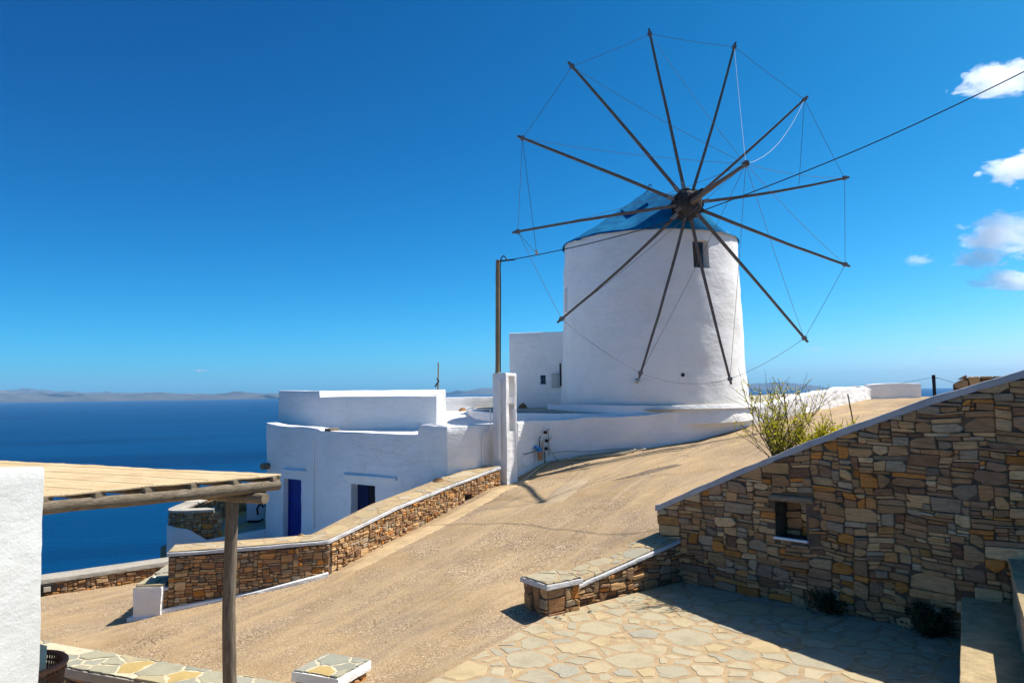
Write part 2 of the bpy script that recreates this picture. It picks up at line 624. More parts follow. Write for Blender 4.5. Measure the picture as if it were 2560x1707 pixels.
GROUND = mat_ground()
SCRUB = mat_simple('dry_hillside', (.26, .20, .12), .95, .4, 1.2, .1, 4)
DUST = mat_simple('dust', (.53, .385, .215), .95, .2, 3, .008, 25)
PATCH = mat_simple('smooth_cement', (.43, .325, .205), .9, .16, 3, .006, 20)


def mat_sea():
    m, nt, b = new_mat('sea_water')
    p = pos(nt)
    big = noise(nt, rot_scaled(nt, p, R(20), (.0005, .0035, 0)), 1.0, 7, .62, .6)
    c = ramp(nt, big, [(.3, (.0, .030, .100)), (.5, (.0, .046, .140)), (.7, (.0, .060, .170))])
    nt.links.new(c, b.inputs['Base Color'])
    b.inputs['Roughness'].default_value = .42
    b.inputs['IOR'].default_value = 1.33
    b.inputs['Specular IOR Level'].default_value = .01
    h = bump(nt, b, noise(nt, rot_scaled(nt, p, R(20), (.6, 1.6, 1)), .05, 8, .72), 4.5, 1)
    bump(nt, b, noise(nt, scaled(nt, p, (1, .6, 1)), .35, 4, .6), .6, 1, h)
    return m


SEA = mat_sea()


def mat_island():
    m, nt, b = new_mat('island_rock')
    p = pos(nt)
    n = noise(nt, scaled(nt, p, (.001, .001, .004)), 1.2, 6, .65)
    c = ramp(nt, n, [(.35, (.045, .045, .04)), (.58, (.085, .078, .065)), (.68, (.15, .135, .115)), (.76, (.38, .35, .31))])
    nt.links.new(c, b.inputs['Base Color'])
    b.inputs['Roughness'].default_value = .95
    return m


ISLAND = mat_island()


def mat_cap():
    """faded blue sheeting"""
    m, nt, b = new_mat('blue_sheeting')
    p = pos(nt)
    n1 = noise(nt, scaled(nt, p, (1, 1, 2.2)), 1.6, 6, .65, .8)
    c = ramp(nt, n1, [(.3, (.0, .105, .26)), (.5, (.0, .15, .335)), (.66, (.003, .20, .39))])
    n2 = noise(nt, scaled(nt, p, (1.2, 1.2, 3.5)), 2.4, 5, .7, 1.2)
    c = mix(nt, ramp(nt, n2, [(.56, (0, 0, 0)), (.68, (.5, .5, .5))]), c, (.015, .23, .41))
    nt.links.new(c, b.inputs['Base Color'])
    b.inputs['Roughness'].default_value = .85
    b.inputs['Specular IOR Level'].default_value = .1
    h = bump(nt, b, n2, .02)
    bump(nt, b, noise(nt, p, 12, 4, .6), .012, 1, h)
    return m


CAP_BLUE = mat_cap()


def mat_reed():
    m, nt, b = new_mat('reed_mat')
    p = pos(nt)
    n1 = noise(nt, scaled(nt, p, (1, 1, 1)), 2.2, 5, .6)
    c = ramp(nt, n1, [(.3, (.52, .385, .22)), (.6, (.63, .49, .30)), (.8, (.70, .57, .38))])
    n2 = noise(nt, p, 40, 4, .6)
    c = mix(nt, .5, c, ramp(nt, n2, [(.3, (.7, .66, .6)), (.65, (1.06, 1.04, 1.0))]), 'MULTIPLY')
    sk_ = noise(nt, rot_scaled(nt, p, math.atan2(2.37, -5.34), (.9, 11, 1)), 1.6, 6, .7, .3)
    c = mix(nt, ramp(nt, sk_, [(.50, (0, 0, 0)), (.66, (.8, .8, .8))]), c, (.40, .28, .14))
    nt.links.new(c, b.inputs['Base Color'])
    b.inputs['Roughness'].default_value = .8
    h = bump(nt, b, sk_, .02)
    bump(nt, b, n2, .004, 1, h)
    return m


REED = mat_reed()


def mat_leaf(name, a, b_, trans=.25):
    m, nt, b = new_mat(name)
    g = node(nt, 'ShaderNodeNewGeometry')
    c = ramp(nt, g.outputs['Random Per Island'], [(0, a), (1, b_)])
    nt.links.new(c, b.inputs['Base Color'])
    b.inputs['Roughness'].default_value = .6
    t = node(nt, 'ShaderNodeBsdfTranslucent')
    nt.links.new(c, t.inputs['Color'])
    mx = node(nt, 'ShaderNodeMixShader')
    mx.inputs[0].default_value = trans
    nt.links.new(b.outputs[0], mx.inputs[1])
    nt.links.new(t.outputs[0], mx.inputs[2])
    nt.links.new(mx.outputs[0], nt.nodes['Material Output'].inputs['Surface'])
    return m


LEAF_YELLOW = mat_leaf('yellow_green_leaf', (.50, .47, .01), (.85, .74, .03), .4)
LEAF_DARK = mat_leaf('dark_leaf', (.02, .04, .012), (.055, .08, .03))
STEM = mat_simple('dry_stem', (.11, .085, .06), .9, .3, 12)

# ------------------------------------------------------------------ polygons, stones and flags
def clip(poly, a, b):
    """keep the part of poly with a.x <= b"""
    out = []
    n = len(poly)
    for i in range(n):
        p, q = poly[i], poly[(i + 1) % n]
        dp, dq = a[0] * p[0] + a[1] * p[1] - b, a[0] * q[0] + a[1] * q[1] - b
        if dp <= 0: out.append(p)
        if (dp < 0 < dq) or (dq < 0 < dp):
            t = dp / (dp - dq)
            out.append((p[0] + (q[0] - p[0]) * t, p[1] + (q[1] - p[1]) * t))
    return out


def area(poly):
    return .5 * sum(poly[i][0] * poly[(i + 1) % len(poly)][1] - poly[(i + 1) % len(poly)][0] * poly[i][1] for i in range(len(poly)))


def inside(poly, x, y):
    """vectorised point in polygon"""
    x, y = np.asarray(x, float), np.asarray(y, float)
    r = np.zeros(x.shape, bool)
    n = len(poly)
    for i in range(n):
        x0, y0 = poly[i]
        x1, y1 = poly[(i + 1) % n]
        c = ((y0 > y) != (y1 > y))
        with np.errstate(divide='ignore', invalid='ignore'):
            xi = (x1 - x0) * (y - y0) / (y1 - y0 + 1e-12) + x0
        r ^= c & (x < xi)
    return r


def edge_dist(poly, x, y):
    x, y = np.asarray(x, float), np.asarray(y, float)
    d = np.full(x.shape, 1e9)
    n = len(poly)
    for i in range(n):
        p, q = np.array(poly[i], float), np.array(poly[(i + 1) % n], float)
        e = q - p
        t = np.clip(((x - p[0]) * e[0] + (y - p[1]) * e[1]) / (e @ e), 0, 1)
        d = np.minimum(d, np.hypot(x - p[0] - t * e[0], y - p[1] - t * e[1]))
    return d


def skyline(L, z0, z1, wmean, hmean, rng, big=.08):
    """fill a rectangle with mason-like stones laid on the lowest spot"""
    segs = [[0., L, z0]]
    out = []
    wmin = wmean * .38
    guard = 0
    while guard < 20000:
        guard += 1
        i = min(range(len(segs)), key=lambda k: segs[k][2])
        a, b, h = segs[i]
        if h >= z1: break
        W = b - a
        left = segs[i - 1][2] if i > 0 else 1e9
        right = segs[i + 1][2] if i + 1 < len(segs) else 1e9
        nb = min(left, right)
        if W < wmin * 1.05:
            nh = nb if nb < 1e8 and nb - h < hmean * 2.6 else h + hmean
            w = W
        else:
            if rng.random() < big:
                w = wmean * rng.uniform(1.2, 1.8); hh = hmean * rng.uniform(1.6, 2.4)
            else:
                w = wmean * math.exp(rng.gauss(-.08, .5)); hh = hmean * math.exp(rng.gauss(-.12, .42))
                if w < wmean * .7: hh = min(hh, w * 1.1)
            w = max(wmin, min(w, wmean * 2.2, W))
            if W - w < wmin: w = W if W < wmean * 2.1 else W / 2
            nh = h + max(hmean * .42, hh)
            for o in (left, right):
                if abs(nh - o) < hmean * .28: nh = o
        side = rng.random() < .5
        r = (a, a + w) if side else (b - w, b)
        out.append((r[0], r[1], h, nh))
        new = []
        if r[0] - a > 1e-6: new.append([a, r[0], h])
        new.append([r[0], r[1], nh])
        if b - r[1] > 1e-6: new.append([r[1], b, h])
        segs[i:i + 1] = new
        m = [segs[0]]
        for s in segs[1:]:
            if abs(s[2] - m[-1][2]) < 1e-6: m[-1][1] = s[1]
            else: m.append(s)
        segs = m
    return out


def frame_score(p, size):
    """how large a piece shows in the picture (0 when out of frame)"""
    v = Vector(p)
    d = v.dot(fwd)
    if d < .5: return 0
    x, y = v.dot(rt) / d, v.dot(up) / d
    if abs(x) > .69 or abs(y) > .47: return 0
    return size / (d * d)


def stone_mesh(poly, to3d, depth, recess, rng, bevel=.012):
    """poly in (u, v); to3d(u, v, outward) -> xyz. A proud, chamfered, slightly bulging stone."""
    n = len(poly)
    cx = sum(p[0] for p in poly) / n
    cy = sum(p[1] for p in poly) / n
    v, f = [], []
    tilt = (rng.uniform(-.10, .10), rng.uniform(-.12, .12))
    size = math.sqrt(max(1e-6, abs(area(poly))))
    bv = min(bevel, size * .16)
    for (ins, o) in ((0, -recess), (0, depth - bv * .9), (bv, depth)):
        for (x, y) in poly:
            l = math.hypot(x - cx, y - cy) + 1e-9
            k = max(.3, 1 - ins / l)
            X, Y = cx + (x - cx) * k, cy + (y - cy) * k
            oo = o + ((X - cx) * tilt[0] + (Y - cy) * tilt[1] if o > -recess else 0)
            v.append(to3d(X, Y, oo))
    v.append(to3d(cx + rng.uniform(-.1, .1) * size, cy + rng.uniform(-.1, .1) * size, depth + rng.uniform(-.1, .5) * bv))
    for k in range(2):
        for i in range(n):
            a, b = k * n + i, k * n + (i + 1) % n
            f.append((a, b, b + n, a + n))
    for i in range(n):
        f.append((2 * n + i, 2 * n + (i + 1) % n, 3 * n))
    return v, f


def lay_stones(parent, P, zb, zt, wmean, hmean, seed, m=STONE, gap=.012, proud=.02, recess=.05, holes=(), maxparts=300, u0=0., u1=None, big=.08, warp=1.0, core_off=0.0):
    """stones on the front of a wall; returns a list to be split into parts and one joined remainder"""
    rng = random.Random(seed)
    zb, zt = fn(zb), fn(zt)
    u1 = P.L if u1 is None else u1
    uu = np.linspace(u0, u1, 60)
    lo, hi = float(np.min(zb(uu))) - .02, float(np.max(zt(uu)))
    rects = skyline(u1 - u0, lo, hi, wmean, hmean, rng, big)
    res = []
    split = []
    for (a, b, c, d) in rects:
        w_, h_ = b - a, d - c
        r_ = rng.random()
        if h_ > hmean * 1.15 and r_ < .16:
            k_ = c + h_ * rng.uniform(.3, .7); split += [(a, b, c, k_), (a, b, k_, d)]
        elif w_ > wmean * 1.1 and r_ < .30:
            k_ = a + w_ * rng.uniform(.3, .7); split += [(a, k_, c, d), (k_, b, c, d)]
        elif w_ > wmean * .8 and h_ > hmean * .8 and r_ < .40:
            k_ = a + w_ * rng.choice((.22, .78)); q_ = c + h_ * rng.uniform(.4, .6)
            if k_ - a < w_ * .5: split += [(a, k_, c, q_), (a, k_, q_, d), (k_, b, c, d)]
            else: split += [(a, k_, c, d), (k_, b, c, q_), (k_, b, q_, d)]
        else: split.append((a, b, c, d))
    for (a, b, c, d) in split:
        a += u0; b += u0
        g = gap * .5
        x0, x1, y0, y1 = a + g, b - g, c + g, d - g
        w, h = x1 - x0, y1 - y0
        if w < .015 or h < .01: continue
        cm = min(w, h)
        pts = []
        for (X, Y, sx, sy) in ((x0, y0, 1, 1), (x1, y0, -1, 1), (x1, y1, -1, -1), (x0, y1, 1, -1)):
            ca, cb = cm * rng.uniform(.02, .16), cm * rng.uniform(.02, .13)
            if rng.random() < .22: ca, cb = cm * rng.uniform(.3, .8), cm * rng.uniform(.15, .5)
            A, B = (X + sx * ca, Y), (X, Y + sy * cb)
            pts += [B, A] if (sx * sy > 0) else [A, B]
        # keep order counter-clockwise: bl(B,A) br(A,B) tr(B,A) tl(A,B)
        uc, vc = (x0 + x1) / 2, (y0 + y1) / 2
        # clip to the wall outline
        e = .05
        tz, bz = float(zt(uc)), float(zb(uc))
        ts = (float(zt(uc + e)) - float(zt(uc - e))) / (2 * e)
        bs = (float(zb(uc + e)) - float(zb(uc - e))) / (2 * e)
        if abs(ts) < 2: pts = clip(pts, (-ts, 1), tz - ts * uc - g)
        else: pts = clip(pts, (0, 1), min(float(zt(uc + e)), float(zt(uc - e))))
        if len(pts) >= 3 and abs(bs) < 2: pts = clip(pts, (bs, -1), -(bz - bs * uc))
        if len(pts) < 3 or area(pts) < .0006: continue
        if any(hh[0] - .02 < uc < hh[1] + .02 and hh[2] - .02 < vc < hh[3] + .02 for hh in holes): continue
        bad = False
        for hh in holes:
            if x1 > hh[0] and x0 < hh[1] and y1 > hh[2] and y0 < hh[3]:
                # trim against the hole on the side that leaves most
                opts = [clip(pts, (1, 0), hh[0]), clip(pts, (-1, 0), -hh[1]), clip(pts, (0, 1), hh[2]), clip(pts, (0, -1), -hh[3])]
                opts = [o for o in opts if len(o) >= 3]
                if not opts: bad = True; break
                pts = max(opts, key=lambda o: abs(area(o)))
        if bad or len(pts) < 3 or area(pts) < .0006: continue
        q = np.array([(x, y, seed * .37) for x, y in pts])
        wu = (nz(q, 2.6, seed) * .055 + nz(q, 7, seed + 1) * .022) * warp * min(1, hmean / .1)
        wv = (nz(q, 1.9, seed + 2) * .06 + nz(q, 6, seed + 3) * .020) * warp * min(1, hmean / .1)
        fade = np.clip(np.minimum(zt(q[:, 0]) - q[:, 1], q[:, 1] - zb(q[:, 0])) / .12, 0, 1)
        fade = fade * np.clip(np.minimum(q[:, 0] - u0, u1 - q[:, 0]) / .1, 0, 1)
        for hh in holes:
            dx = np.maximum(np.maximum(hh[0] - q[:, 0], q[:, 0] - hh[1]), 0)
            dy = np.maximum(np.maximum(hh[2] - q[:, 1], q[:, 1] - hh[3]), 0)
            fade = fade * np.clip(np.hypot(dx, dy) / .15, 0, 1)
        pts = [(x + a_ * f_, y + b_ * f_) for (x, y), a_, b_, f_ in zip(pts, wu, wv, fade)]

        def to3d(u, v, o):
            bxy = P.at(u); n_ = P.n(u)
            return (float(bxy[0] + n_[0] * (o + core_off)), float(bxy[1] + n_[1] * (o + core_off)), float(v))
        dep = proud * rng.choice((.3, .6, .9, 1.1, 1.5)) * rng.uniform(.8, 1.2)
        v, f = stone_mesh(pts, to3d, dep, recess, rng)
        ctr = np.mean(np.array(v), axis=0)
        res.append((frame_score(ctr, abs(area(pts))), v, f))
    return res


def emit_stones(parent, items, m=STONE, maxparts=300, name='stone', rest='small_stones'):
    items = sorted(items, key=lambda t: -t[0])
    keep = [t for t in items[:maxparts] if t[0] > 0]
    others = items[len(keep):]
    for s, v, f in keep:
        obj(name, v, f, m, parent)
    if others:
        V, F = [], []
        for s, v, f in others:
            b = len(V)
            V += v
            F += [tuple(i + b for i in q) for q in f]
        o = obj(rest, V, F, m, parent)
        o['kind'] = 'stuff'


def power_cells(poly, size, seed, gap=(.012, .028), var=.45, tries=9000):
    rng = random.Random(seed)
    xs, ys = [p[0] for p in poly], [p[1] for p in poly]
    pts = []
    for _ in range(tries):
        r = size * math.exp(rng.gauss(0, var)) * .5
        x, y = rng.uniform(min(xs) - size * .5, max(xs) + size * .5), rng.uniform(min(ys) - size * .5, max(ys) + size * .5)
        if all((x - a) ** 2 + (y - b) ** 2 > ((r + c) * .92) ** 2 for a, b, c in pts):
            pts.append((x, y, r))
    cells = []
    for i, (x, y, r) in enumerate(pts):
        c = list(poly)
        if area(c) < 0: c = c[::-1]
        for j, (a, b, s) in enumerate(pts):
            if i == j or (a - x) ** 2 + (b - y) ** 2 > (size * 4) ** 2: continue
            dx, dy = a - x, b - y
            l = math.hypot(dx, dy)
            off = (a * a + b * b - x * x - y * y + r * r - s * s) / 2
            g = gap[0] + (gap[1] - gap[0]) * ((math.sin((i + j) * 12.9898 + i * j) * 43758.5453) % 1)
            c = clip(c, (dx, dy), off - g * l)
            if len(c) < 3: break
        if len(c) >= 3 and abs(area(c)) > size * size * .02:
            cells.append(c)
    return cells


def roughen(poly, rng, k=.16, jit=.012):
    """cut the corners and shake the outline of a convex cell"""
    n = len(poly)
    out = []
    for i in range(n):
        p, q, r = poly[i - 1], poly[i], poly[(i + 1) % n]
        la = math.hypot(q[0] - p[0], q[1] - p[1])
        lb = math.hypot(r[0] - q[0], r[1] - q[1])
        if la < .02 or lb < .02:
            out.append(q); continue
        ka, kb = rng.uniform(.04, k), rng.uniform(.04, k)
        out.append((q[0] + (p[0] - q[0]) * ka, q[1] + (p[1] - q[1]) * ka))
        out.append((q[0] + (r[0] - q[0]) * kb, q[1] + (r[1] - q[1]) * kb))
        for t in ((rng.uniform(.25, .4), rng.uniform(.6, .75)) if lb > .26 else (rng.uniform(.4, .6),) if lb > .12 else ()):
            nx, ny = (r[1] - q[1]) / lb, -(r[0] - q[0]) / lb
            s = -abs(rng.gauss(0, jit * 1.2))
            out.append((q[0] + (r[0] - q[0]) * t + nx * s, q[1] + (r[1] - q[1]) * t + ny * s))
    return out


def lay_flags(parent, poly, to3d, size, seed, m=FLAG, gap=(.012, .028), proud=.008, var=.45, maxparts=300, tries=9000, name='flagstone', rest='far_flagstones', k=.16):
    rng = random.Random(seed + 77)
    items = []
    for c in power_cells(poly, size, seed, gap, var, tries):
        c = roughen(c, rng, k)
        n = len(c)
        cx, cy = sum(p[0] for p in c) / n, sum(p[1] for p in c) / n
        v, f = [], []
        dp = proud * rng.uniform(.35, 1.5)
        for (ins, z) in ((0, -.02), (0, dp - .003), (.006, dp)):
            for (x, y) in c:
                l = math.hypot(x - cx, y - cy) + 1e-9
                kk = max(.5, 1 - ins / l)
                v.append(to3d(cx + (x - cx) * kk, cy + (y - cy) * kk, z))
        for q in range(2):
            for i in range(n):
                a, b = q * n + i, q * n + (i + 1) % n
                f.append((a, b, b + n, a + n))
        f.append(tuple(range(2 * n, 3 * n)))
        ctr = np.mean(np.array(v), axis=0)
        items.append((frame_score(ctr, abs(area(c))), v, f))
    emit_stones(parent, items, m, maxparts, name, rest)


def strip3d(P, zt, inset=0.0):
    """(u, w) on top of a wall: w runs back from the front edge"""
    zt = fn(zt)
    def f(u, w, o):
        b = P.at(u); n_ = P.n(u)
        return (float(b[0] - n_[0] * w), float(b[1] - n_[1] * w), float(zt(u)) + o + .012)
    return f

# ------------------------------------------------------------------ ground
CTRL = np.array([
    (-5.94, 13.0, -3.62), (-4.82, 13.45, -3.48), (-3.99, 13.7, -3.35), (-3.32, 14.0, -3.22), (-2.43, 16, -2.98), (-1.47, 18, -2.72), (-.55, 19.6, -2.42),
    (-.17, 20, -2.42), (.18, 20.9, -2.30), (.88, 22.2, -2.03), (2.15, 22.4, -1.88), (4.01, 22.2, -1.67), (5.34, 22.5, -1.49), (7.54, 23.8, -1.13),
    (9.86, 26, -.89), (12.91, 30, -.71), (15.11, 33, -.57), (18.3, 34.5, -.53), (20.5, 36, -.55), (23, 33, -.52), (22, 25, -.6),
    (.42, 10.5, -3.03), (-.43, 9.1, -3.05), (-.95, 8.16, -3.08), (-2.2, 6, -3.2), (0.0, 10.9, -2.98), (1.2, 11.9, -2.78), (2.2, 12.85, -2.5),
    (3.0, 12.5, -2.0), (4.15, 11.6, -1.33), (5.0, 10.9, -.95), (6.2, 9.8, -.5), (8, 8, 0.1), (4.6, 13.2, -1.85), (6.0, 15, -1.6), (7, 12, -.95), (9, 15.2, -.75), (11, 20, -.95), (9, 11, -.4),
    (3, 17, -2.0), (6, 19, -1.55), (0, 15, -2.68), (-9.09, 15, -3.80), (-7.7, 16.2, -3.84), (-6.3, 13.1, -3.70), (-8, 12, -3.78), (-10.5, 13, -3.86),
    (-6.5, 10.9, -3.74), (-4.9, 10.1, -3.64), (-3.5, 9.5, -3.50), (-2.2, 9.6, -3.36), (-1.6, 9.0, -3.26), (-12, 9, -3.9), (-3, 12, -3.33), (-9, 8, -3.85), (-5, 4, -3.7), (2, 3, -3.3), (15, 15, -.5)])


def tps_fit(c):
    n = len(c)
    d2 = ((c[:, None, :2] - c[None, :, :2]) ** 2).sum(-1)
    K = np.where(d2 > 0, .5 * d2 * np.log(d2 + 1e-12), 0) + np.eye(n) * .05
    Pm = np.hstack([np.ones((n, 1)), c[:, :2]])
    A = np.zeros((n + 3, n + 3))
    A[:n, :n] = K; A[:n, n:] = Pm; A[n:, :n] = Pm.T
    return np.linalg.solve(A, np.concatenate([c[:, 2], np.zeros(3)]))


TPS = tps_fit(CTRL)


def tps(x, y):
    x, y = np.asarray(x, float), np.asarray(y, float)
    sh = x.shape
    x, y = x.ravel(), y.ravel()
    out = np.zeros(x.size)
    for i in range(0, x.size, 20000):
        X, Y = x[i:i + 20000], y[i:i + 20000]
        d2 = (X[:, None] - CTRL[None, :, 0]) ** 2 + (Y[:, None] - CTRL[None, :, 1]) ** 2
        U = np.where(d2 > 0, .5 * d2 * np.log(d2 + 1e-12), 0)
        out[i:i + 20000] = U @ TPS[:-3] + TPS[-3] + TPS[-2] * X + TPS[-1] * Y
    return out.reshape(sh)


HULL = [(-12.5, 9), (-11.2, 13.6), (-9.3, 15.4), (-6.9, 17.0), (-7.2, 20.5), (-10.6, 22.4), (-11, 27), (-9, 31.5), (-3, 32), (4, 33), (14, 36.5), (20, 38), (26, 38), (29, 28), (28, 5), (8, 0), (-3, -2), (-13, 2)]
COURT = [(-6.2, 13.6), (-3.5, 14.35), (-2.65, 16.25), (-1.7, 18.25), (-.75, 20.15), (-.2, 20.75), (.05, 21.25), (.8, 22.45), (2.1, 22.7), (4.0, 22.55), (5.2, 22.85), (7.3, 24.1), (9.6, 26.3), (12.65, 30.3), (14.9, 33.3), (14, 35), (-8, 36), (-12, 30), (-12, 22), (-8.2, 17.6), (-6.7, 16.9), (-6.3, 15)]
PATIO = [(-2.2, 6.0), (0.44, 10.52), (2.60, 12.24), (5.36, 9.33), (3.1, 5.4)]
SEASIDE = [(-11.5, 13.4), (-9.27, 15.22), (-7.08, 17.02), (-6.62, 16.9), (-6.3, 15), (-6.1, 13.75), (-5.5, 14), (-5.5, 22), (-12, 24), (-14, 14)]
RIGHT_YARD = [(.40, 10.50), (.34, 10.95), (.50, 11.15), (2.40, 12.48), (2.5, 12.72), (2.85, 12.68), (8.25, 6.95), (9.5, 1), (7, -1.5), (-3, -2.5), (-2.2, 6.0)]
PERGOLA_YARD = [(-7.0, 10.2), (-2.5, 8.25), (-1.9, 8.4), (-1.2, 7.4), (-2.4, 5.5), (-8.5, 4)]


def ground_z(x, y, rough=True):
    x, y = np.asarray(x, float), np.asarray(y, float)
    z = tps(x, y)
    # two shallow wheel ruts up the slope
    c_ = (x + 1.0) * .82 - (y - 13.0) * .57
    z = z - .022 * np.exp(-((c_ - .1 + .25 * np.sin(y * .35)) / .22) ** 2) - .018 * np.exp(-((c_ + 1.5 + .25 * np.sin(y * .35)) / .22) ** 2)
    P3 = np.stack([x, y, x * 0], -1)
    if rough:
        z = z + .018 * nz(P3, .9, 3) + .010 * nz(P3, 2.6, 4)
    for poly, lev, m in ((COURT, -4.55, .12), (SEASIDE, -6.0, .05), (RIGHT_YARD, -3.18, .14), (PERGOLA_YARD, -3.75, .15)):
        ins = inside(poly, x, y) & (edge_dist(poly, x, y) > m)
        z = np.where(ins, np.minimum(z, lev), z)
    return z


def grid_obj(name, xs, ys, zf, m, keep=None, smooth=True):
    X, Y = np.meshgrid(xs, ys, indexing='ij')
    Z = zf(X, Y)
    V = np.stack([X, Y, Z], -1).reshape(-1, 3)
    ny = len(ys)
    F = []
    ok = np.ones((len(xs) - 1, ny - 1), bool) if keep is None else keep((X[:-1, :-1] + X[1:, 1:]) / 2, (Y[:-1, :-1] + Y[1:, 1:]) / 2)
    for i, j in zip(*np.nonzero(ok)):
        a = i * ny + j
        F.append((a, a + ny, a + ny + 1, a + 1))
    used = np.unique(np.array(F).ravel())
    remap = np.full(len(V), -1)
    remap[used] = np.arange(len(used))
    F = remap[np.array(F)]
    return obj(name, V[used], F.tolist(), m, None, smooth)


road = grid_obj('road', np.arange(-12.4, 27.6, .17), np.arange(3.0, 38.0, .17), ground_z, GROUND, keep=lambda x, y: inside(HULL, x, y))
tag(road, 'sloping sandy concrete road climbing to the windmill', kind='structure')


def hill_z(x, y):
    d = np.where(inside(HULL, x, y), 0, edge_dist(HULL, x, y))
    P3 = np.stack([x, y, x * 0], -1)
    base = np.clip(tps(np.clip(x, -12, 27), np.clip(y, 4, 37)), -4.5, 0.0) - .35
    base = np.where(inside(COURT, x, y) | inside(SEASIDE, x, y), -7.0, base)
    base = np.where((y > 17.2) & (x < 0), np.minimum(base, -8.0), base)
    base = np.where(inside(RIGHT_YARD, x, y) | (y < 6), np.minimum(base, -4.0), base)
    z = base - .78 * d + np.minimum(d, 40) * .10 * nz(P3, .12, 8) + np.minimum(d, 10) * .03 * nz(P3, .6, 9)
    return np.maximum(z, SEA_Z - 12)


def spread(a, b, step, far, n):
    core = np.arange(a, b, step)
    t = np.linspace(0, 1, n + 1)[1:] ** 2.2 * far
    return np.concatenate([(a - t)[::-1], core, core[-1] + t])


ground = grid_obj('ground', spread(-16, 32, .8, 260, 26), spread(-4, 42, .8, 260, 26), hill_z, SCRUB)
tag(ground, 'dry earth slope dropping from the hilltop to the sea', kind='structure')

# smooth cement repair on the road and dusty strip at the foot of the low wall
def decal(name, pts, m, parent, lift=.012, step=.12, seed=0, wob=.06):
    poly = [(x + wob * nz(np.array([[x, y, seed]]), 1.7, seed)[0], y + wob * nz(np.array([[x, y, seed + 9]]), 1.7, seed)[0]) for x, y in chaikin(list(pts) + [pts[0]], 3)[:-1]]
    xs, ys = [p[0] for p in poly], [p[1] for p in poly]
    X, Y = np.meshgrid(np.arange(min(xs), max(xs) + step, step), np.arange(min(ys), max(ys) + step, step), indexing='ij')
    ins = inside(poly, X, Y)
    Z = ground_z(X, Y) + np.where(ins, lift * np.clip(edge_dist(poly, X, Y) / .08, 0, 1), -.012)
    V = np.stack([X, Y, Z], -1).reshape(-1, 3)
    ny = X.shape[1]
    F = [(i * ny + j, (i + 1) * ny + j, (i + 1) * ny + j + 1, i * ny + j + 1) for i in range(X.shape[0] - 1) for j in range(ny - 1) if ins[i, j] or ins[i + 1, j] or ins[i, j + 1] or ins[i + 1, j + 1]]
    return obj(name, V, F, m, parent, True)


decal('cement_patch', [(.65, 16.6), (1.1, 16.5), (1.9, 18.6), (1.6, 19.1), (.9, 18.2)], PATCH, road, seed=3)
decal('broken_patch', [(2.1, 17.8), (3.0, 17.95), (4.0, 18.5), (3.8, 18.85), (2.7, 18.35)], mat_simple('broken_concrete', (.23, .17, .115), .95, .6, 14, .05, 14), road, seed=9, lift=.02, step=.07, wob=.22)
decal('dust_strip', [(-3.15, 14.0), (-2.2, 16.1), (-1.2, 18.1), (-.1, 19.7), (.35, 20.4), (.55, 20.3), (-.6, 18.0), (-1.7, 15.8), (-2.9, 13.7)], DUST, road, seed=5, lift=.016)

# loose stones gathered along the wall feet and scattered over the road
rngg = random.Random(77)
GV, GF = [], []
spots = []
for (a_, b_, n_) in (((-3.2, 13.85), (-.5, 19.4), 150), ((-5.6, 13.1), (-3.4, 13.8), 60), ((.4, 20.7), (1.3, 21.9), 40), ((1.3, 22.1), (7.3, 23.4), 90), ((-6.6, 11.0), (-2.6, 9.15), 70), ((.3, 11.3), (2.2, 12.8), 60), ((-9, 14.8), (-7.3, 16.1), 50)):
    for _ in range(n_):
        t_ = rngg.random()
        spots.append((a_[0] + (b_[0] - a_[0]) * t_ + rngg.gauss(0, .09) + abs(rngg.gauss(0, .12)), a_[1] + (b_[1] - a_[1]) * t_ + rngg.gauss(0, .09), rngg.uniform(.008, .028)))
for _ in range(700):
    x_, y_ = rngg.uniform(-7, 9), rngg.uniform(9.2, 24)
    spots.append((x_, y_, abs(rngg.gauss(.006, .007)) + .005))
gx, gy = np.array([q[0] for q in spots]), np.array([q[1] for q in spots])
gz_ = ground_z(gx, gy)
for (x_, y_, r_), z_ in zip(spots, gz_):
    if z_ < -3.95 or z_ < tps(np.array([x_]), np.array([y_]))[0] - .12: continue
    o_ = len(GV)
    for k in range(5):
        th = k * 1.257 + rngg.uniform(-.3, .3)
        GV.append((x_ + math.cos(th) * r_ * rngg.uniform(.8, 1.3), y_ + math.sin(th) * r_ * rngg.uniform(.7, 1.2), z_ - .006))
    GV.append((x_ + rngg.uniform(-.3, .3) * r_, y_ + rngg.uniform(-.3, .3) * r_, z_ + r_ * rngg.uniform(.6, 1.0)))
    GF += [(o_ + k, o_ + (k + 1) % 5, o_ + 5) for k in range(5)]
gr = obj('loose_stones', GV, GF, mat_flag('loose_stone', [(0, (.36, .29, .20)), (.3, (.44, .36, .26)), (.6, (.30, .23, .16)), (.8, (.52, .45, .36))]))
tag(gr, 'loose stones and grit scattered over the road', kind='stuff')

# ------------------------------------------------------------------ sea and far islands
NS = 160
sv, sf = [(0, 0, SEA_Z)], []
rings = [60, 150, 300, 700, 1500, 4000, 10000, 20000, 40000]
for r in rings:
    for k in range(NS):
        th = 2 * math.pi * k / NS
        sv.append((r * math.cos(th), r * math.sin(th), SEA_Z))
for k in range(NS):
    sf.append((0, 1 + k, 1 + (k + 1) % NS))
for q in range(len(rings) - 1):
    for k in range(NS):
        a, b = 1 + q * NS + k, 1 + q * NS + (k + 1) % NS
        sf.append((a, a + NS, b + NS, b))
sea = obj('sea', sv, sf, SEA)
tag(sea, 'deep blue sea reaching to the horizon', kind='structure')


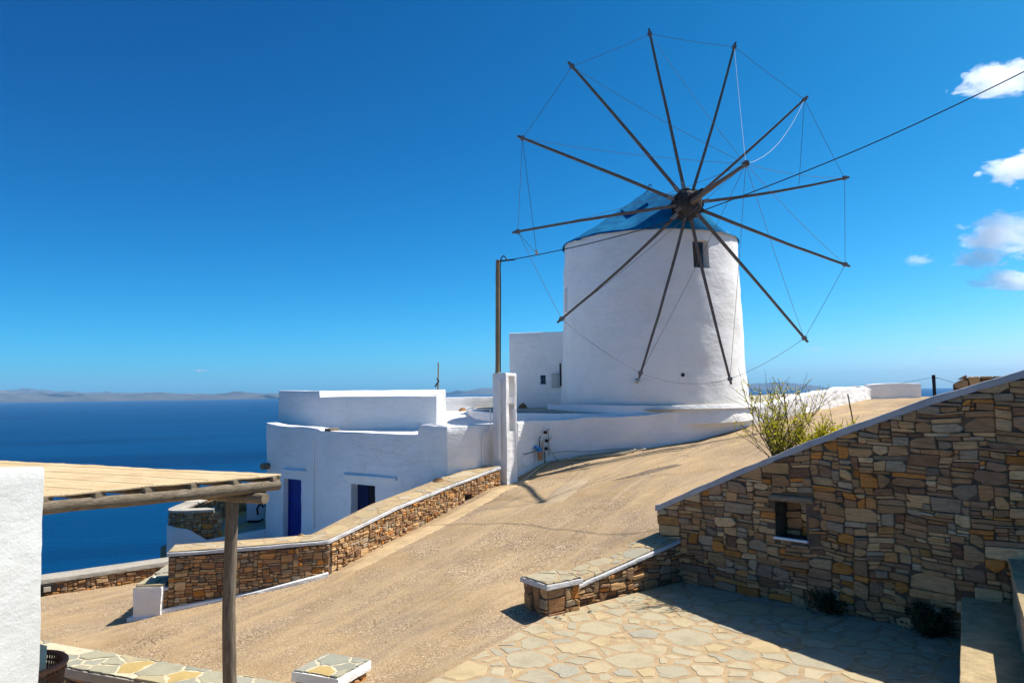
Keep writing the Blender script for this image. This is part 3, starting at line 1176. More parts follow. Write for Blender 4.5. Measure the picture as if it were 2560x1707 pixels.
def island(name, x0, x1, dist, depth, prof, label, seed, kind='structure'):
    """x0, x1 = horizontal tangents as seen from the terrace; prof = [(t, height m)]"""
    nx, ny = 240, 30
    t = np.linspace(0, 1, nx)
    s = np.linspace(0, 1, ny)
    T, S = np.meshgrid(t, s, indexing='ij')
    Yw = dist + depth * S
    Xw = (x0 + (x1 - x0) * T) * (dist + depth * .4 + depth * .6 * S)
    hp = np.interp(T, [a for a, _ in prof], [b for _, b in prof])
    P3 = np.stack([Xw * .001, Yw * .001, T * 0], -1)
    n = .55 * nz(P3, .9, seed) + .3 * nz(P3, 2.3, seed + 1) + .18 * nz(P3, 5.5, seed + 2)
    rg = 1 - abs(nz(P3, 1.6, seed + 3))
    prof_s = np.sin(np.clip(S, 0, 1) * math.pi) ** .7 * (.55 + .45 * rg)
    n = n + .16 * nz(P3, 12, seed + 4)
    Z = SEA_Z - 6 + .8 * hp * prof_s * (1.05 + .5 * n) * np.clip(T * 25, 0, 1) * np.clip((1 - T) * 25, 0, 1)
    Yw = Yw + depth * .25 * nz(P3, .8, seed + 7)
    V = np.stack([Xw, Yw, Z], -1).reshape(-1, 3)
    F = [(i * ny + j, (i + 1) * ny + j, (i + 1) * ny + j + 1, i * ny + j + 1) for i in range(nx - 1) for j in range(ny - 1)]
    o = obj(name, V, F, ISLAND, None, True)
    tag(o, label, kind=kind)
    return o


island('island', -.80, -.27, 20000, 4000, [(0, 420), (.25, 380), (.36, 270), (.5, 275), (.62, 250), (.72, 190), (.85, 240), (1, 110)], 'long hazy island with pale cliffs on the left horizon', 11)
island('island', -.85, -.34, 29000, 4000, [(0, 600), (.3, 590), (.45, 480), (.6, 380), (.8, 300), (1, 60)], 'fainter far mountain ridge behind the island', 23)
island('island', -.10, .02, 30000, 3000, [(0, 60), (.45, 260), (.7, 390), (1, 300)], 'faint blue far island above the house roof', 31)
island('island', .27, .42, 30000, 3000, [(0, 400), (.25, 400), (.5, 330), (.7, 300), (.9, 150), (1, 60)], 'faint blue far island right of the windmill', 41)
island('island', -.34, -.285, 30000, 2500, [(0, 80), (.5, 170), (1, 90)], 'small faint far island beside the house parapet', 47)

# ------------------------------------------------------------------ haze over land and sea
hz, ht, hr = SEA_Z - 30, 760.0, 41000.0
hv = [(-hr, -hr, hz), (hr, -hr, hz), (hr, hr, hz), (-hr, hr, hz), (-hr, -hr, ht), (hr, -hr, ht), (hr, hr, ht), (-hr, hr, ht)]
hm = bpy.data.materials.new('haze_air')
hm.use_nodes = True
hn = hm.node_tree
for n_ in list(hn.nodes):
    if n_.type != 'OUTPUT_MATERIAL': hn.nodes.remove(n_)
pv = hn.nodes.new('ShaderNodeVolumePrincipled')
pv.inputs['Color'].default_value = (.38, .70, 1.0, 1)
pv.inputs['Density'].default_value = 2.1e-5
hn.links.new(pv.outputs[0], [n_ for n_ in hn.nodes if n_.type == 'OUTPUT_MATERIAL'][0].inputs['Volume'])
haze = obj('haze', hv, [(3, 2, 1, 0), (4, 5, 6, 7), (0, 1, 5, 4), (1, 2, 6, 5), (2, 3, 7, 6), (3, 0, 4, 7)], hm)
tag(haze, 'thin blue sea haze over the whole view', kind='stuff')

# ------------------------------------------------------------------ clouds, above and beyond the haze
def cloud_mat(name, seed, dens, thr, soft):
    m = bpy.data.materials.new(name)
    m.use_nodes = True
    nt = m.node_tree
    for n_ in list(nt.nodes):
        if n_.type != 'OUTPUT_MATERIAL': nt.nodes.remove(n_)
    out = [n_ for n_ in nt.nodes if n_.type == 'OUTPUT_MATERIAL'][0]
    tc = nt.nodes.new('ShaderNodeTexCoord').outputs['Object']
    ln = nt.nodes.new('ShaderNodeVectorMath'); ln.operation = 'LENGTH'
    nt.links.new(tc, ln.inputs[0])
    mp = nt.nodes.new('ShaderNodeMapping')
    mp.inputs['Location'].default_value = (seed * 3.17, seed * 1.3, seed * .7)
    nt.links.new(tc, mp.inputs['Vector'])
    n1 = noise(nt, mp.outputs[0], 1.9, 8, .60, .4)
    v = math_(nt, 'SUBTRACT', math_(nt, 'ADD', math_(nt, 'MULTIPLY', math_(nt, 'SUBTRACT', 1.0, ln.outputs['Value']), .75), math_(nt, 'MULTIPLY', n1, 1.6)), thr)
    v = math_(nt, 'MULTIPLY', math_(nt, 'MINIMUM', math_(nt, 'MAXIMUM', math_(nt, 'DIVIDE', v, soft), 0.0), 1.0), dens)
    pv = nt.nodes.new('ShaderNodeVolumePrincipled')
    pv.inputs['Color'].default_value = (.99, .99, .99, 1)
    pv.inputs['Anisotropy'].default_value = .55
    nt.links.new(v, pv.inputs['Density'])
    nt.links.new(pv.outputs[0], out.inputs['Volume'])
    return m


def cloud(loc, size, label, seed, dens=.0055, thr=1.05, soft=.035):
    bm_v, bm_f = [], []
    nl, na = 10, 16
    for i in range(nl + 1):
        for k in range(na):
            a_, b_ = math.pi * i / nl, 2 * math.pi * k / na
            bm_v.append((math.sin(a_) * math.cos(b_) * 1.05, math.sin(a_) * math.sin(b_) * 1.05, math.cos(a_) * 1.05))
    for i in range(nl):
        for k in range(na):
            bm_f.append((i * na + k, (i + 1) * na + k, (i + 1) * na + (k + 1) % na, i * na + (k + 1) % na))
    me = bpy.data.meshes.new('cloud')
    me.from_pydata(bm_v, [], bm_f)
    me.materials.append(cloud_mat('cloud_vapour', seed, dens, thr, soft))
    o = bpy.data.objects.new('cloud', me)
    link(o)
    o.location = loc
    o.scale = size
    tag(o, label, 'cloud', 'clouds', 'thing')
    return o


cloud((4880, 7500, 3030), (430, 460, 175), 'topmost bright cloud cut by the right edge above the cable', 1)
cloud((5080, 7500, 2150), (430, 450, 195), 'white cloud at the right edge between top cloud and big cloud', 2)
cloud((4900, 7500, 1470), (560, 300, 270), 'largest fluffy cloud at the right edge above two flatter ones', 3, .005, 1.08, .03)
cloud((4560, 7400, 1225), (330, 200, 125), 'oblong cloud tucked below left of the largest cloud', 4, .005, 1.06, .03)
cloud((4850, 7300, 985), (540, 240, 140), 'lowest long cloud with a pointed left tip', 5, .005, 1.06, .03)
cloud((4010, 7500, 1235), (170, 150, 70), 'small wispy cloudlet left of the cloud group', 6, .004, 1.0, .3)
cloud((-12180, 30000, 960), (330, 300, 75), 'tiny white cloud low over the left horizon', 7, .004, 1.0, .2)
cloud((9830, 25000, 1235), (520, 400, 110), 'faint thin cloud low beside the windmill base', 8, .0009, 1.0, .4)
cloud((14370, 25000, 1225), (1150, 500, 75), 'faint long flat cloud low on the right', 9, .0008, 1.0, .4)

# ------------------------------------------------------------------ the low road wall on the left
ROADW = Path(chaikin([(-5.86, 13.2), (-5.02, 13.42), (-3.99, 13.70), (-3.34, 13.98)], 1) + [(-2.43, 16.0), (-1.47, 18.0), (-.36, 19.88)])
rw_top = [(0, -2.65), (2.62, -2.62), (2.70, -2.62), (4.9, -2.34), (7.1, -2.15), (ROADW.L, -1.93)]
gz_road = lambda u: tps(ROADW.at(u)[..., 0], ROADW.at(u)[..., 1]) - .04
t = thing('stone_wall', (-3.3, 14.2, -3.4), 'curving rubble stone wall with flagged top between road and white house', 'wall')
NICHE2 = (7.65, 7.92, -2.78, -2.46)
wall('core', ROADW, lambda u: gz_road(u) - .3, lambda u: fn(rw_top)(u) - .085, .5, JOINT, t, amp=.004, rnd=.01, smooth=False, holes=(NICHE2 + (.25,),))
it = lay_stones(t, ROADW, gz_road, lambda u: fn(rw_top)(u) - .075, .155, .056, 5, u0=0, u1=2.66, gap=.009, proud=.022)
it += lay_stones(t, ROADW, gz_road, lambda u: fn(rw_top)(u) - .075, .145, .056, 6, u0=2.72, u1=ROADW.L, gap=.009, proud=.026, holes=(NICHE2,))
emit_stones(t, it)
cap = wall('coping', Path([tuple(ROADW.at(u) + ROADW.n(u) * .035) for u in np.linspace(-.02, ROADW.L, 60)]), lambda u: fn(rw_top)(u) - .06, rw_top, .10, EDGE, t, amp=.009, rnd=.015, nscale=6)
wall('coping_bed', Path([tuple(ROADW.at(u) - ROADW.n(u) * .06) for u in np.linspace(-.02, ROADW.L, 60)]), lambda u: fn(rw_top)(u) - .062, lambda u: fn(rw_top)(u) - .004, .50, MORTAR, t, amp=.004, rnd=.01)
mort = obj('mortar_bed', [strip3d(ROADW, rw_top)(u, w, .004) for u in np.linspace(0, ROADW.L, 50) for w in (-.01, .64)], [(2 * i, 2 * i + 2, 2 * i + 3, 2 * i + 1) for i in range(49)], MORTAR, t)
lay_flags(t, [(0, -.005), (ROADW.L, -.005), (ROADW.L, .555), (0, .555)], strip3d(ROADW, rw_top), .30, 21, m=FLAG_TAN, gap=(.006, .016), var=.35)
# low stub and painted kerb at its foot
STUB = Path([(-6.06, 13.06), (-5.86, 13.21)])
wall('stub_core', STUB, -3.9, -3.27, .4, JOINT, t, amp=.003, rnd=.01, smooth=False)
emit_stones(t, lay_stones(t, STUB, -3.7, -3.27, .17, .10, 8, proud=.02))
wall('stub_cap', Path([(-6.10, 13.02), (-5.85, 13.20)]), -3.27, -3.22, .45, EDGE, t, amp=.004, rnd=.012)
KERB = Path([tuple(ROADW.at(u) + ROADW.n(u) * .10) for u in np.linspace(-.25, 2.6, 24)])
wall('kerb', KERB, lambda u: tps(KERB.at(u)[..., 0], KERB.at(u)[..., 1]) - .2, lambda u: tps(KERB.at(u)[..., 0], KERB.at(u)[..., 1]) + .055, .11, WHITE, t, amp=.012, rnd=.02)
for (x, y, z, s, lab) in ((-3.93, 14.35, -2.61, .07, 'small pale stone lying on the flagged wall top'), (-1.78, 18.4, -2.11, .15, 'flat grey rock lying on the wall top by the house corner')):
    v = np.array([(x + s * a, y + s * b * .6, z + s * c * .7 + s * .25) for a, b, c in [(-1, -.4, -.4), (-.3, -.9, -.4), (.8, -.6, -.4), (1, .4, -.4), (0, .9, -.4), (-.8, .5, -.4), (-.6, -.2, .35), (.1, -.5, .5), (.6, .1, .3), (0, .5, .4)]])
    tag(obj('rock', v, [(0, 1, 7, 6), (1, 2, 8, 7), (2, 3, 8), (3, 4, 9, 8), (4, 5, 9), (5, 0, 6, 9), (6, 7, 8, 9), (5, 4, 3, 2, 1, 0)], STONE), lab, 'rock')

# white low wall with flag cap beside its left end
PIER = Path([(-5.90, 13.02), (-6.02, 14.2), (-6.45, 16.3)])
t = thing('white_wall', (-6.1, 13.5, -3.8), 'whitewashed low wall end with flagged top at left end of stone wall', 'wall')
wall('plaster', PIER, -4.1, [(0, -3.17), (3.3, -3.26)], .43, WHITE_ROUGH, t, amp=.02, nscale=4, dz=.1, du=.12, rnd=.02)
lay_flags(t, [(.02, -.01), (PIER.L, -.01), (PIER.L, .44), (.02, .44)], strip3d(PIER, [(0, -3.165), (3.3, -3.255)]), .5, 31, m=FLAG, gap=(.012, .03), proud=.022, var=.1)
wall('foot', Path([(-6.43, 12.96), (-5.86, 12.90)]), -4.0, -3.66, .2, WHITE, t, amp=.012, rnd=.03)

# sea wall on the far left
SEAW = Path([(-11.2, 13.25), (-9.09, 15.0), (-6.9, 16.83)])
t = thing('stone_wall', (-9.09, 15, -3.8), 'low sunlit stone wall at the cliff edge before the sea, lamp set in it', 'wall')
wall('core', SEAW, -4.5, -3.57, .4, JOINT, t, amp=.003, rnd=.01, smooth=False)
emit_stones(t, lay_stones(t, SEAW, lambda u: tps(SEAW.at(u)[..., 0], SEAW.at(u)[..., 1]) - .03, -3.56, .15, .062, 12, proud=.024, u0=1.2, holes=((2.72, 2.95, -3.76, -3.58),)))
wall('coping', Path([(-11.2, 13.2), (-9.07, 14.96), (-6.9, 16.77)]), -3.57, -3.48, .5, mat_plaster('pale_cement', (.42, .385, .32), .012, .004, .25), t, amp=.006, rnd=.02)
lp = SEAW.at(2.83) + SEAW.n(2.83) * .03
lamp = thing('wall_lamp', (lp[0], lp[1], -3.67), 'small black square lamp set into the low sea wall', 'lamp')
ang = math.atan2(SEAW.d[1][1], SEAW.d[1][0])
box('housing', (lp[0], lp[1], -3.76), (.22, .05, .17), ang, BLACK, lamp)
box('lens', (lp[0] + .02, lp[1] - .03, -3.72), (.12, .03, .09), ang, mat_simple('lamp_glass', (.5, .45, .35), .3), lamp)

# ------------------------------------------------------------------ the white house below the windmill
FL, FC = np.array((-7.63, 23.9)), np.array((-1.66, 19.45))
FAC = Path([(-7.50, 24.15), (-7.63, 23.9)][1:] + [tuple(FL + (FC - FL) * k / 12) for k in range(1, 12)] + [tuple(FC)])
house = thing('white_house', (-4.6, 21.7, -4.5), 'flat-roofed white house with dark blue doors behind the flagged wall', 'house')
fac_top = [(0, -.87), (.6, -.94), (1.7, -.97), (2.45, -1.02), (2.55, -1.07), (6.42, -1.10), (6.44, -.85), (7.45, -.87)]
DOOR, WIN = (.84, 1.69, -4.5, -2.53), (3.86, 4.83, -4.4, -2.51)
wall('front_wall', FAC, -5.0, fac_top, .45, WHITE_ROUGH, house, amp=.022, nscale=1.6, du=.15, dz=.15, ucuts=(6.42, 6.44, 2.45, 2.55), holes=(DOOR + (.3,), WIN + (.26,)), rnd=.03)
SIDE = Path([tuple(FC), (-1.32, 19.60), (-.95, 19.77), (-.66, 20.30), (-.35, 20.75), (.16, 20.95)])
wall('side_wall', SIDE, -3.2, [(0, -.87), (1.6, -.85), (2.8, -.84)], .4, WHITE_ROUGH, house, amp=.018, nscale=1.8)


def on_fac(u, o):
    b, n_ = FAC.at(u), FAC.n(u)
    return np.array([b[0] + n_[0] * o, b[1] + n_[1] * o])


def fac_box(name, u0, u1, z0, z1, o0, o1, m, parent, bev=.006):
    a = on_fac((u0 + u1) / 2, (o0 + o1) / 2)
    return box(name, (a[0], a[1], z0), (abs(u1 - u0), abs(o1 - o0), z1 - z0), math.atan2(FAC.d[3][1], FAC.d[3][0]), m, parent, bev)


d = fac_box('door', .86, 1.67, -4.5, -2.55, -.27, -.21, BLUE_PAINT, house)
for k in range(5):
    fac_box('board', .87 + k * .158, 1.02 + k * .158, -4.48, -2.57, -.212, -.198, BLUE_PAINT, d, .004)
fac_box('door_frame', .845, .885, -4.5, -2.535, -.24, -.17, BLUE_PAINT, d, .004)
fac_box('door_frame', 1.645, 1.685, -4.5, -2.535, -.24, -.17, BLUE_PAINT, d, .004)
fac_box('door_frame', .887, 1.643, -2.585, -2.535, -.24, -.17, BLUE_PAINT, d, .004)
for zz in (-4.1, -3.3, -2.85):
    fac_box('hinge', .875, .99, zz, zz + .035, -.2, -.185, IRON, d, .003)
fac_box('handle', 1.56, 1.585, -3.62, -3.4, -.2, -.15, GREY_METAL, d)
DEEP_BLUE = mat_simple('deep_blue_paint', (.006, .012, .07), .5, .2, 3, .002, 30)
w = fac_box('doorway_panel', 3.9, 4.33, -4.4, -2.54, -.25, -.21, DEEP_BLUE, house)
fac_box('doorway_panel', 4.35, 4.8, -4.4, -2.54, -.25, -.22, DARK, house)  # dark panel: shade of the open doorway put into its colour
for k in range(3):
    fac_box('board', 3.91 + k * .14, 4.04 + k * .14, -4.38, -2.57, -.212, -.20, DEEP_BLUE, w, .004)
for (a, b) in ((.92, 1.96), (3.62, 5.68)):
    fac_box('drip_ledge', a, b, -2.33, -2.24, -.05, .085, WHITE, house, .02)
q = [on_fac(2.28, .03)] * 2
tube('drain_pipe', [(q[0][0], q[0][1], -1.28), (q[0][0], q[0][1], -3.92)], .032, WHITE, house)
v = on_fac(.08, .0)
bark_tube('beam_stub', [(v[0] + .1, v[1] + .12, -2.2), (v[0] - .12, v[1] - .2, -2.2)], .10, BEAM_WOOD, house, n=5)
fac_box('spout', 2.75, 3.0, -1.08, -1.0, -.3, .02, BEAM_WOOD, house)
# roof and roof parapets
roofpts = [(*(FL + (.25, .25)), -1.16), (*(FC + (-.15, .2)), -1.10), (-.9, 20.0, -1.03), (-.3, 20.9, -1.0), (.1, 21.1, -.95), (.5, 22.5, -.92), (-1.0, 24.1, -.86), (-1.5, 27.5, -.76), (-1.4, 30.7, -.72), (-4, 31.4, -.72), (-7.9, 31.4, -.8)]
obj('roof', roofpts, [tuple(range(len(roofpts)))], WHITE, house)
UP = Path([(-7.6, 25.0)] + [(-7.6 + 5.48 * k / 8, 25.0 - 3.59 * k / 8) for k in range(1, 9)])
wall('roof_parapet', UP, -1.3, [(0, .11), (1.90, .095), (1.92, -.10), (6.6, -.095)], .3, WHITE, house, amp=.010, nscale=1.0, ucuts=(1.90, 1.92), du=.25, absz=True)
REAR = Path([(-5.92, 24.28), (-4.5, 26.0), (-2.44, 28.02)])
wall('rear_parapet', REAR, -1.2, .085, .3, WHITE, house, amp=.008)
wall('side_parapet', Path([(-7.75, 29.5), (-7.6, 25.1)]), -1.3, .11, .3, WHITE, house, amp=.008)
wall('rear_parapet', Path([(-2.95, 30.05), (-1.6, 30.5), (-.3, 30.9)]), -1.0, -.21, .3, WHITE, house, amp=.008)
tube('roof_pole', [(-2.77, 28.4, -.6), (-2.74, 28.45, 1.1)], [.035, .025], POLE_WOOD, house)
tube('pole_bracket', [(-2.86, 28.4, .20), (-2.72, 28.4, .42), (-2.8, 28.42, .5)], .03, IRON, house)
for (x, y, z, s, lab) in ((-1.9, 29.6, -.74, .2, 'brown rock on the sunlit roof terrace by the rear parapet'), (-.98, 25.3, -.84, .09, 'small stone on the white roof beside the round terrace edge')):
    v = np.array([(x + s * a, y + s * b, z + s * c * .55 + s * .22) for a, b, c in [(-1, -.4, -.4), (-.3, -.9, -.4), (.8, -.6, -.4), (1, .4, -.4), (0, .9, -.4), (-.8, .5, -.4), (-.7, -.2, .55), (0, -.5, .9), (.6, .1, .4), (0, .5, .5)]])
    tag(obj('rock', v, [(0, 1, 7, 6), (1, 2, 8, 7), (2, 3, 8), (3, 4, 9, 8), (4, 5, 9), (5, 0, 6, 9), (6, 7, 8, 9), (5, 4, 3, 2, 1, 0)], STONE), lab, 'rock')

# unseen white floor added to bounce sunlight onto the shaded house front
yardp = [(-5.7, 13.75), (-3.5, 14.5), (-2.9, 16.5), (-2.1, 18.2), (-1.9, 19.5), (-7.5, 23.7), (-8.3, 22.9), (-6.2, 16.5)]
bounce = obj('bounce_floor', [(x, y, -4.50) for x, y in yardp], [tuple(range(len(yardp)))], WHITE)
tag(bounce, 'unseen white floor added behind the road wall to brighten the house', kind='structure')
# paved ledge between the wall top and the house corner
ledge = [(-2.05, 17.9, -2.20), (-.75, 20.05, -1.97), (-.1, 20.9, -1.95), (-1.0, 21.0, -1.97), (-1.75, 19.5, -2.1), (-3.2, 20.5, -2.9), (-3.0, 17.2, -2.9)]
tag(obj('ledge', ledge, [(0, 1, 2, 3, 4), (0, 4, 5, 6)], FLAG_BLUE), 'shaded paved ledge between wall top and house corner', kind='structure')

# ------------------------------------------------------------------ lower terrace left of the house
PAR = Path(chaikin([(-8.86, 22.88), (-9.75, 22.72), (-10.2, 22.9), (-10.35, 24.0), (-10.4, 26.0), (-9.9, 28.4), (-8.4, 30.4), (-6, 31.2)][::-1], 2))
t = thing('terrace_parapet', (-9.6, 22.9, -4.2), 'rounded stone parapet with pale cap on the terrace left of the house', 'wall')
# travel the other way round so that the outer face is the front
PARO = Path([tuple(p) for p in PAR.p])
front = Path(chaikin([(-10.38, 24.4), (-10.3, 23.1), (-10.05, 22.72), (-9.4, 22.72), (-8.86, 22.88)], 2))
wall('core', front, -6.5, -3.42, .42, JOINT, t, amp=.003, rnd=.01, smooth=False)
emit_stones(t, lay_stones(t, front, -4.35, -3.41, .19, .08, 15, proud=.02, u0=.8) + lay_stones(t, Path([tuple(front.p[-1]), (-8.76, 23.3)]), -4.3, -3.41, .2, .1, 17, proud=.02))
wall('coping', Path([tuple(front.at(u) + front.n(u) * .03) for u in np.linspace(-.1, front.L + .02, 26)]), -3.42, -3.35, .46, mat_plaster('worn_cap', (.47, .43, .36), .012, .004, .3), t, amp=.006, rnd=.02)
back = Path(chaikin([(-6, 31.6), (-8.6, 30.9), (-10.2, 28.6), (-10.55, 26.2), (-10.38, 24.4)], 2))
wall('back_core', Path([tuple(p) for p in back.p]), -6, -3.42, .42, JOINT, t, amp=.003, rnd=.01)
inner = Path([tuple(back.at(u) - back.n(u) * .42) for u in np.linspace(back.L, 0, 30)])
emit_stones(t, lay_stones(t, inner, -4.22, -3.42, .24, .11, 19, proud=.02))
wall('coping', Path([tuple(back.at(u) + back.n(u) * .03) for u in np.linspace(0, back.L, 30)]), -3.42, -3.34, .5, mat_plaster('pale_cement_cap', (.58, .53, .43), .012, .004, .25), t, amp=.006, rnd=.02)
skirt = Path([tuple(front.at(u) + front.n(u) * .05) for u in np.linspace(.0, front.L, 16)] + [(-8.2, 23.4), (-7.62, 23.95)])
sk = skirt.L
t2 = thing('white_skirt_wall', (-9, 22.9, -6), 'whitewashed wall under the terrace left of the house', 'wall')
wall('plaster', skirt, -7, [(0, -3.72), (front.L * .55, -3.78), (front.L * .8, -3.9), (front.L * .97, -4.22), (sk, -4.14)], .14, WHITE, t2, amp=.015, nscale=2, du=.1)
box('drain_hole', (*(front.at(front.L * .62) + front.n(front.L * .62) * .06), -4.62), (.12, .06, .1), .1, BLACK, t2)
tf = [(-8.86, 23.0), (-7.6, 23.95), (-7.8, 28), (-7.9, 31.2), (-8.6, 30.8), (-10.2, 28.5), (-10.4, 26), (-10.2, 23.2), (-9.8, 22.9)]
terr = obj('terrace_floor', [(x, y, -4.22) for x, y in tf], [tuple(range(len(tf)))], MORTAR)
tag(terr, 'shaded flagstone floor of the terrace left of the house', kind='structure')
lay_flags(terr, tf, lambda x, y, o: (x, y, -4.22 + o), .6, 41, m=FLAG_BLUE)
# side wall of the house onto the terrace
wall('gable_wall', Path([(-8.0, 31.5), (-7.85, 28), (-7.63, 23.95)]), -5, -.9, .3, WHITE, house, amp=.01)
ac = thing('outdoor_unit', (-8.55, 25.6, -4.2), 'white outdoor cooler unit standing on the shaded terrace', 'cooler')
box('casing', (-8.62, 25.9, -4.14), (.44, .5, .78), .0, AC_WHITE, ac, .015)
box('foot', (-8.62, 25.9, -4.21), (.40, .4, .07), .0, BLACK, ac)
tube('hose', [(-8.45, 25.62, -3.95), (-8.47, 25.6, -3.75), (-8.40, 25.58, -3.62), (-8.30, 25.6, -3.62), (-8.27, 25.6, -3.72)], .03, BLACK, ac)

# ------------------------------------------------------------------ windmill terrace and retaining wall
RET = Path([(.12, 20.90), (.33, 21.2), (.62, 21.7), (1.0, 22.12), (1.45, 22.3)] + chaikin([(2.15, 22.33), (4.01, 22.2), (5.34, 22.5), (7.54, 23.8), (9.86, 26), (12.91, 30), (15.11, 33)], 2)[0:])
ru = [0, RET.L * .01, 1.5]
def ret_top(u):
    x = RET.at(u)[..., 0]
    return np.interp(x, [.1, 1.2, 2.17, 4.03, 5.36, 7.56, 8.8, 9.88, 12.94, 15.1], [-.83, -.82, -.77, -.70, -.65, -.56, -.40, -.25, -.02, -.05])
t = thing('retaining_wall', (4, 22.2, -2), 'long uneven whitewashed retaining wall below the windmill terrace', 'wall')
wall('plaster', RET, lambda u: tps(RET.at(u)[..., 0], RET.at(u)[..., 1]) - .5, ret_top, .45, WHITE_ROUGH, t, amp=.035, nscale=1.7, du=.16, dz=.12, rnd=.05, seed=4)
wall('end_lump', Path([(14.9, 32.8), (15.15, 33.1), (15.75, 33.9)]), -1.2, [(0, .03), (.6, 0.0), (1.5, -.12)], .5, WHITE_ROUGH, t, amp=.05, nscale=2.5, du=.12, dz=.12, rnd=.06)
t = thing('white_wall', (17, 34.2, -.6), 'straight white wall at the far end of the road', 'wall')
wall('plaster', Path([(15.72, 34.0), (18.3, 34.5)]), -1.2, [(0, .09), (.6, .12), (2.63, .115)], .3, WHITE, t, amp=.02, nscale=3, rnd=.03)
RIM = Path(chaikin([(-1.75, 28.5), (-1.4, 25.6), (-1.2, 24.2), (-.7, 23.2), (.3, 22.7), (1.4, 22.62), (2.6, 22.68), (4.2, 22.55)], 2))
t = thing('terrace_edge_wall', (-1, 24, -1), 'low curved white wall edging the windmill terrace beside the house roof', 'wall')
wall('plaster', RIM, -1.3, [(0, -.58), (4, -.60), (6, -.64), (8, -.68)], .28, WHITE, t, amp=.015, nscale=2, rnd=.03)
TC = np.array((4.655, 25.6))
tp = [(x, y, float(z) - .015) for (x, y), z in zip([tuple(RET.at(u) - RET.n(u) * .3) for u in np.linspace(4.6, RET.L, 40)], ret_top(np.linspace(4.6, RET.L, 40)))]
tp += [(15, 35, -.2), (4, 33, -.5), (-1.4, 31, -.6)] + [(x, y, -.61) for x, y in [tuple(RIM.at(u) - RIM.n(u) * .15) for u in np.linspace(0, 5.6, 14)]]
nb = len(tp)
ring_ = [(TC[0] + (x - TC[0]) / math.hypot(x - TC[0], y - TC[1]) * 3.38, TC[1] + (y - TC[1]) / math.hypot(x - TC[0], y - TC[1]) * 3.38, -.585) for x, y, z in tp]
tv = tp + ring_ + [(TC[0], TC[1], -.58)]
wt = obj('windmill_terrace', tv, [(i, (i + 1) % nb, nb + (i + 1) % nb, nb + i) for i in range(nb)] + [(nb + i, nb + (i + 1) % nb, 2 * nb) for i in range(nb)], mat_flag('terrace_paving', [(0, (.40, .37, .30)), (.4, (.47, .42, .32)), (.7, (.37, .36, .32))]))
tag(wt, 'paved terrace round the windmill', kind='structure')
# round step at the foot of the tower
ang_ = np.linspace(0, 2 * math.pi, 97)[:-1]
rr = 3.27 + .45 * np.exp(-((np.angle(np.exp(1j * (ang_ - R(203))))) / .45) ** 2) + .05 * np.sin(ang_ * 5)
pv_ = []
for (k, z) in ((1.012, -1.0), (1.0, -.48), (.992, -.45), (.0, -.44)):
    for a_, r_ in zip(ang_, rr):
        pv_.append((TC[0] + math.cos(a_) * r_ * k, TC[1] + math.sin(a_) * r_ * k, z + .02 * math.sin(a_ * 3 + k * 3)))
pf = [(l * 96 + i, l * 96 + (i + 1) % 96, (l + 1) * 96 + (i + 1) % 96, (l + 1) * 96 + i) for l in range(2) for i in range(96)]
t = thing('round_step', (TC[0], TC[1], -1), 'low round white step encircling the foot of the windmill tower', 'step')
obj('riser', pv_[:288], pf, WHITE, t, True)
obj('tread', [(x, y, z + .004) for x, y, z in pv_[192:288]], [tuple(range(96))], mat_flag('step_paving', [(0, (.36, .33, .25)), (.4, (.42, .37, .27)), (.7, (.32, .31, .28))]), t)

# annex behind the tower
annex = thing('white_annex', (1, 27.2, -.6), 'plain white box-shaped building against the left of the windmill', 'house')
ANX = Path([(-.1, 27.5), (.9, 27.23), (2.4, 26.83)])
wall('wall', ANX, -1.2, [(0, 2.08), (2.6, 2.06)], 3.0, WHITE, annex, amp=.012, nscale=1.2, holes=((1.12, 1.32, .26, .55, .18),), rnd=.03)
def on_anx(u, o):
    b, n_ = ANX.at(u), ANX.n(u)
    return (b[0] + n_[0] * o, b[1] + n_[1] * o)
aang = math.atan2(ANX.d[1][1], ANX.d[1][0])
wv_ = box('window', (*on_anx(1.22, -.16), .26), (.2, .03, .29), aang, BLUE_FRAME, annex)
box('pane', (*on_anx(1.25, -.135), .30), (.11, .03, .20), aang, PANE, wv_)
box('sill', (*on_anx(1.22, .0), .235), (.24, .06, .025), aang, BLUE_FRAME, wv_)
mb = box('meter_box', (*on_anx(1.70, .06), .10), (.29, .12, .5), aang, GREY_METAL, annex)
box('door_seam', (*on_anx(1.66, .125), .13), (.17, .01, .44), aang, mat_simple('box_door', (.5, .5, .46), .5), mb)
tube('conduit', [(*on_anx(1.86, .06), .95), (*on_anx(1.87, .06), .15)], .03, BLACK, mb)
tube('conduit', [(*on_anx(1.93, .05), 1.1), (*on_anx(1.92, .05), .3)], .015, GREY_METAL, mb)
v = np.array([(.35 + .17 * a, 26.6 + .15 * b, -.58 + .15 * c + .05) for a, b, c in [(-1, -.4, -.4), (-.3, -.9, -.4), (.8, -.6, -.4), (1, .4, -.4), (0, .9, -.4), (-.8, .5, -.4), (-.7, -.2, .35), (0, -.5, .9), (.6, .1, .4), (0, .5, .5)]])
tag(obj('rock', v, [(0, 1, 7, 6), (1, 2, 8, 7), (2, 3, 8), (3, 4, 9, 8), (4, 5, 9), (5, 0, 6, 9), (6, 7, 8, 9), (5, 4, 3, 2, 1, 0)], STONE), 'dark stone on the shaded terrace in front of the annex', 'rock')

# ------------------------------------------------------------------ the windmill
mill = thing('windmill', (TC[0], TC[1], -.5), 'round white windmill with blue conical cap and twelve bare wooden spars', 'windmill')
AX = np.array((.194, -.980, .049)); AX /= np.linalg.norm(AX)
HUB = np.array((5.274, 22.5, 5.459))
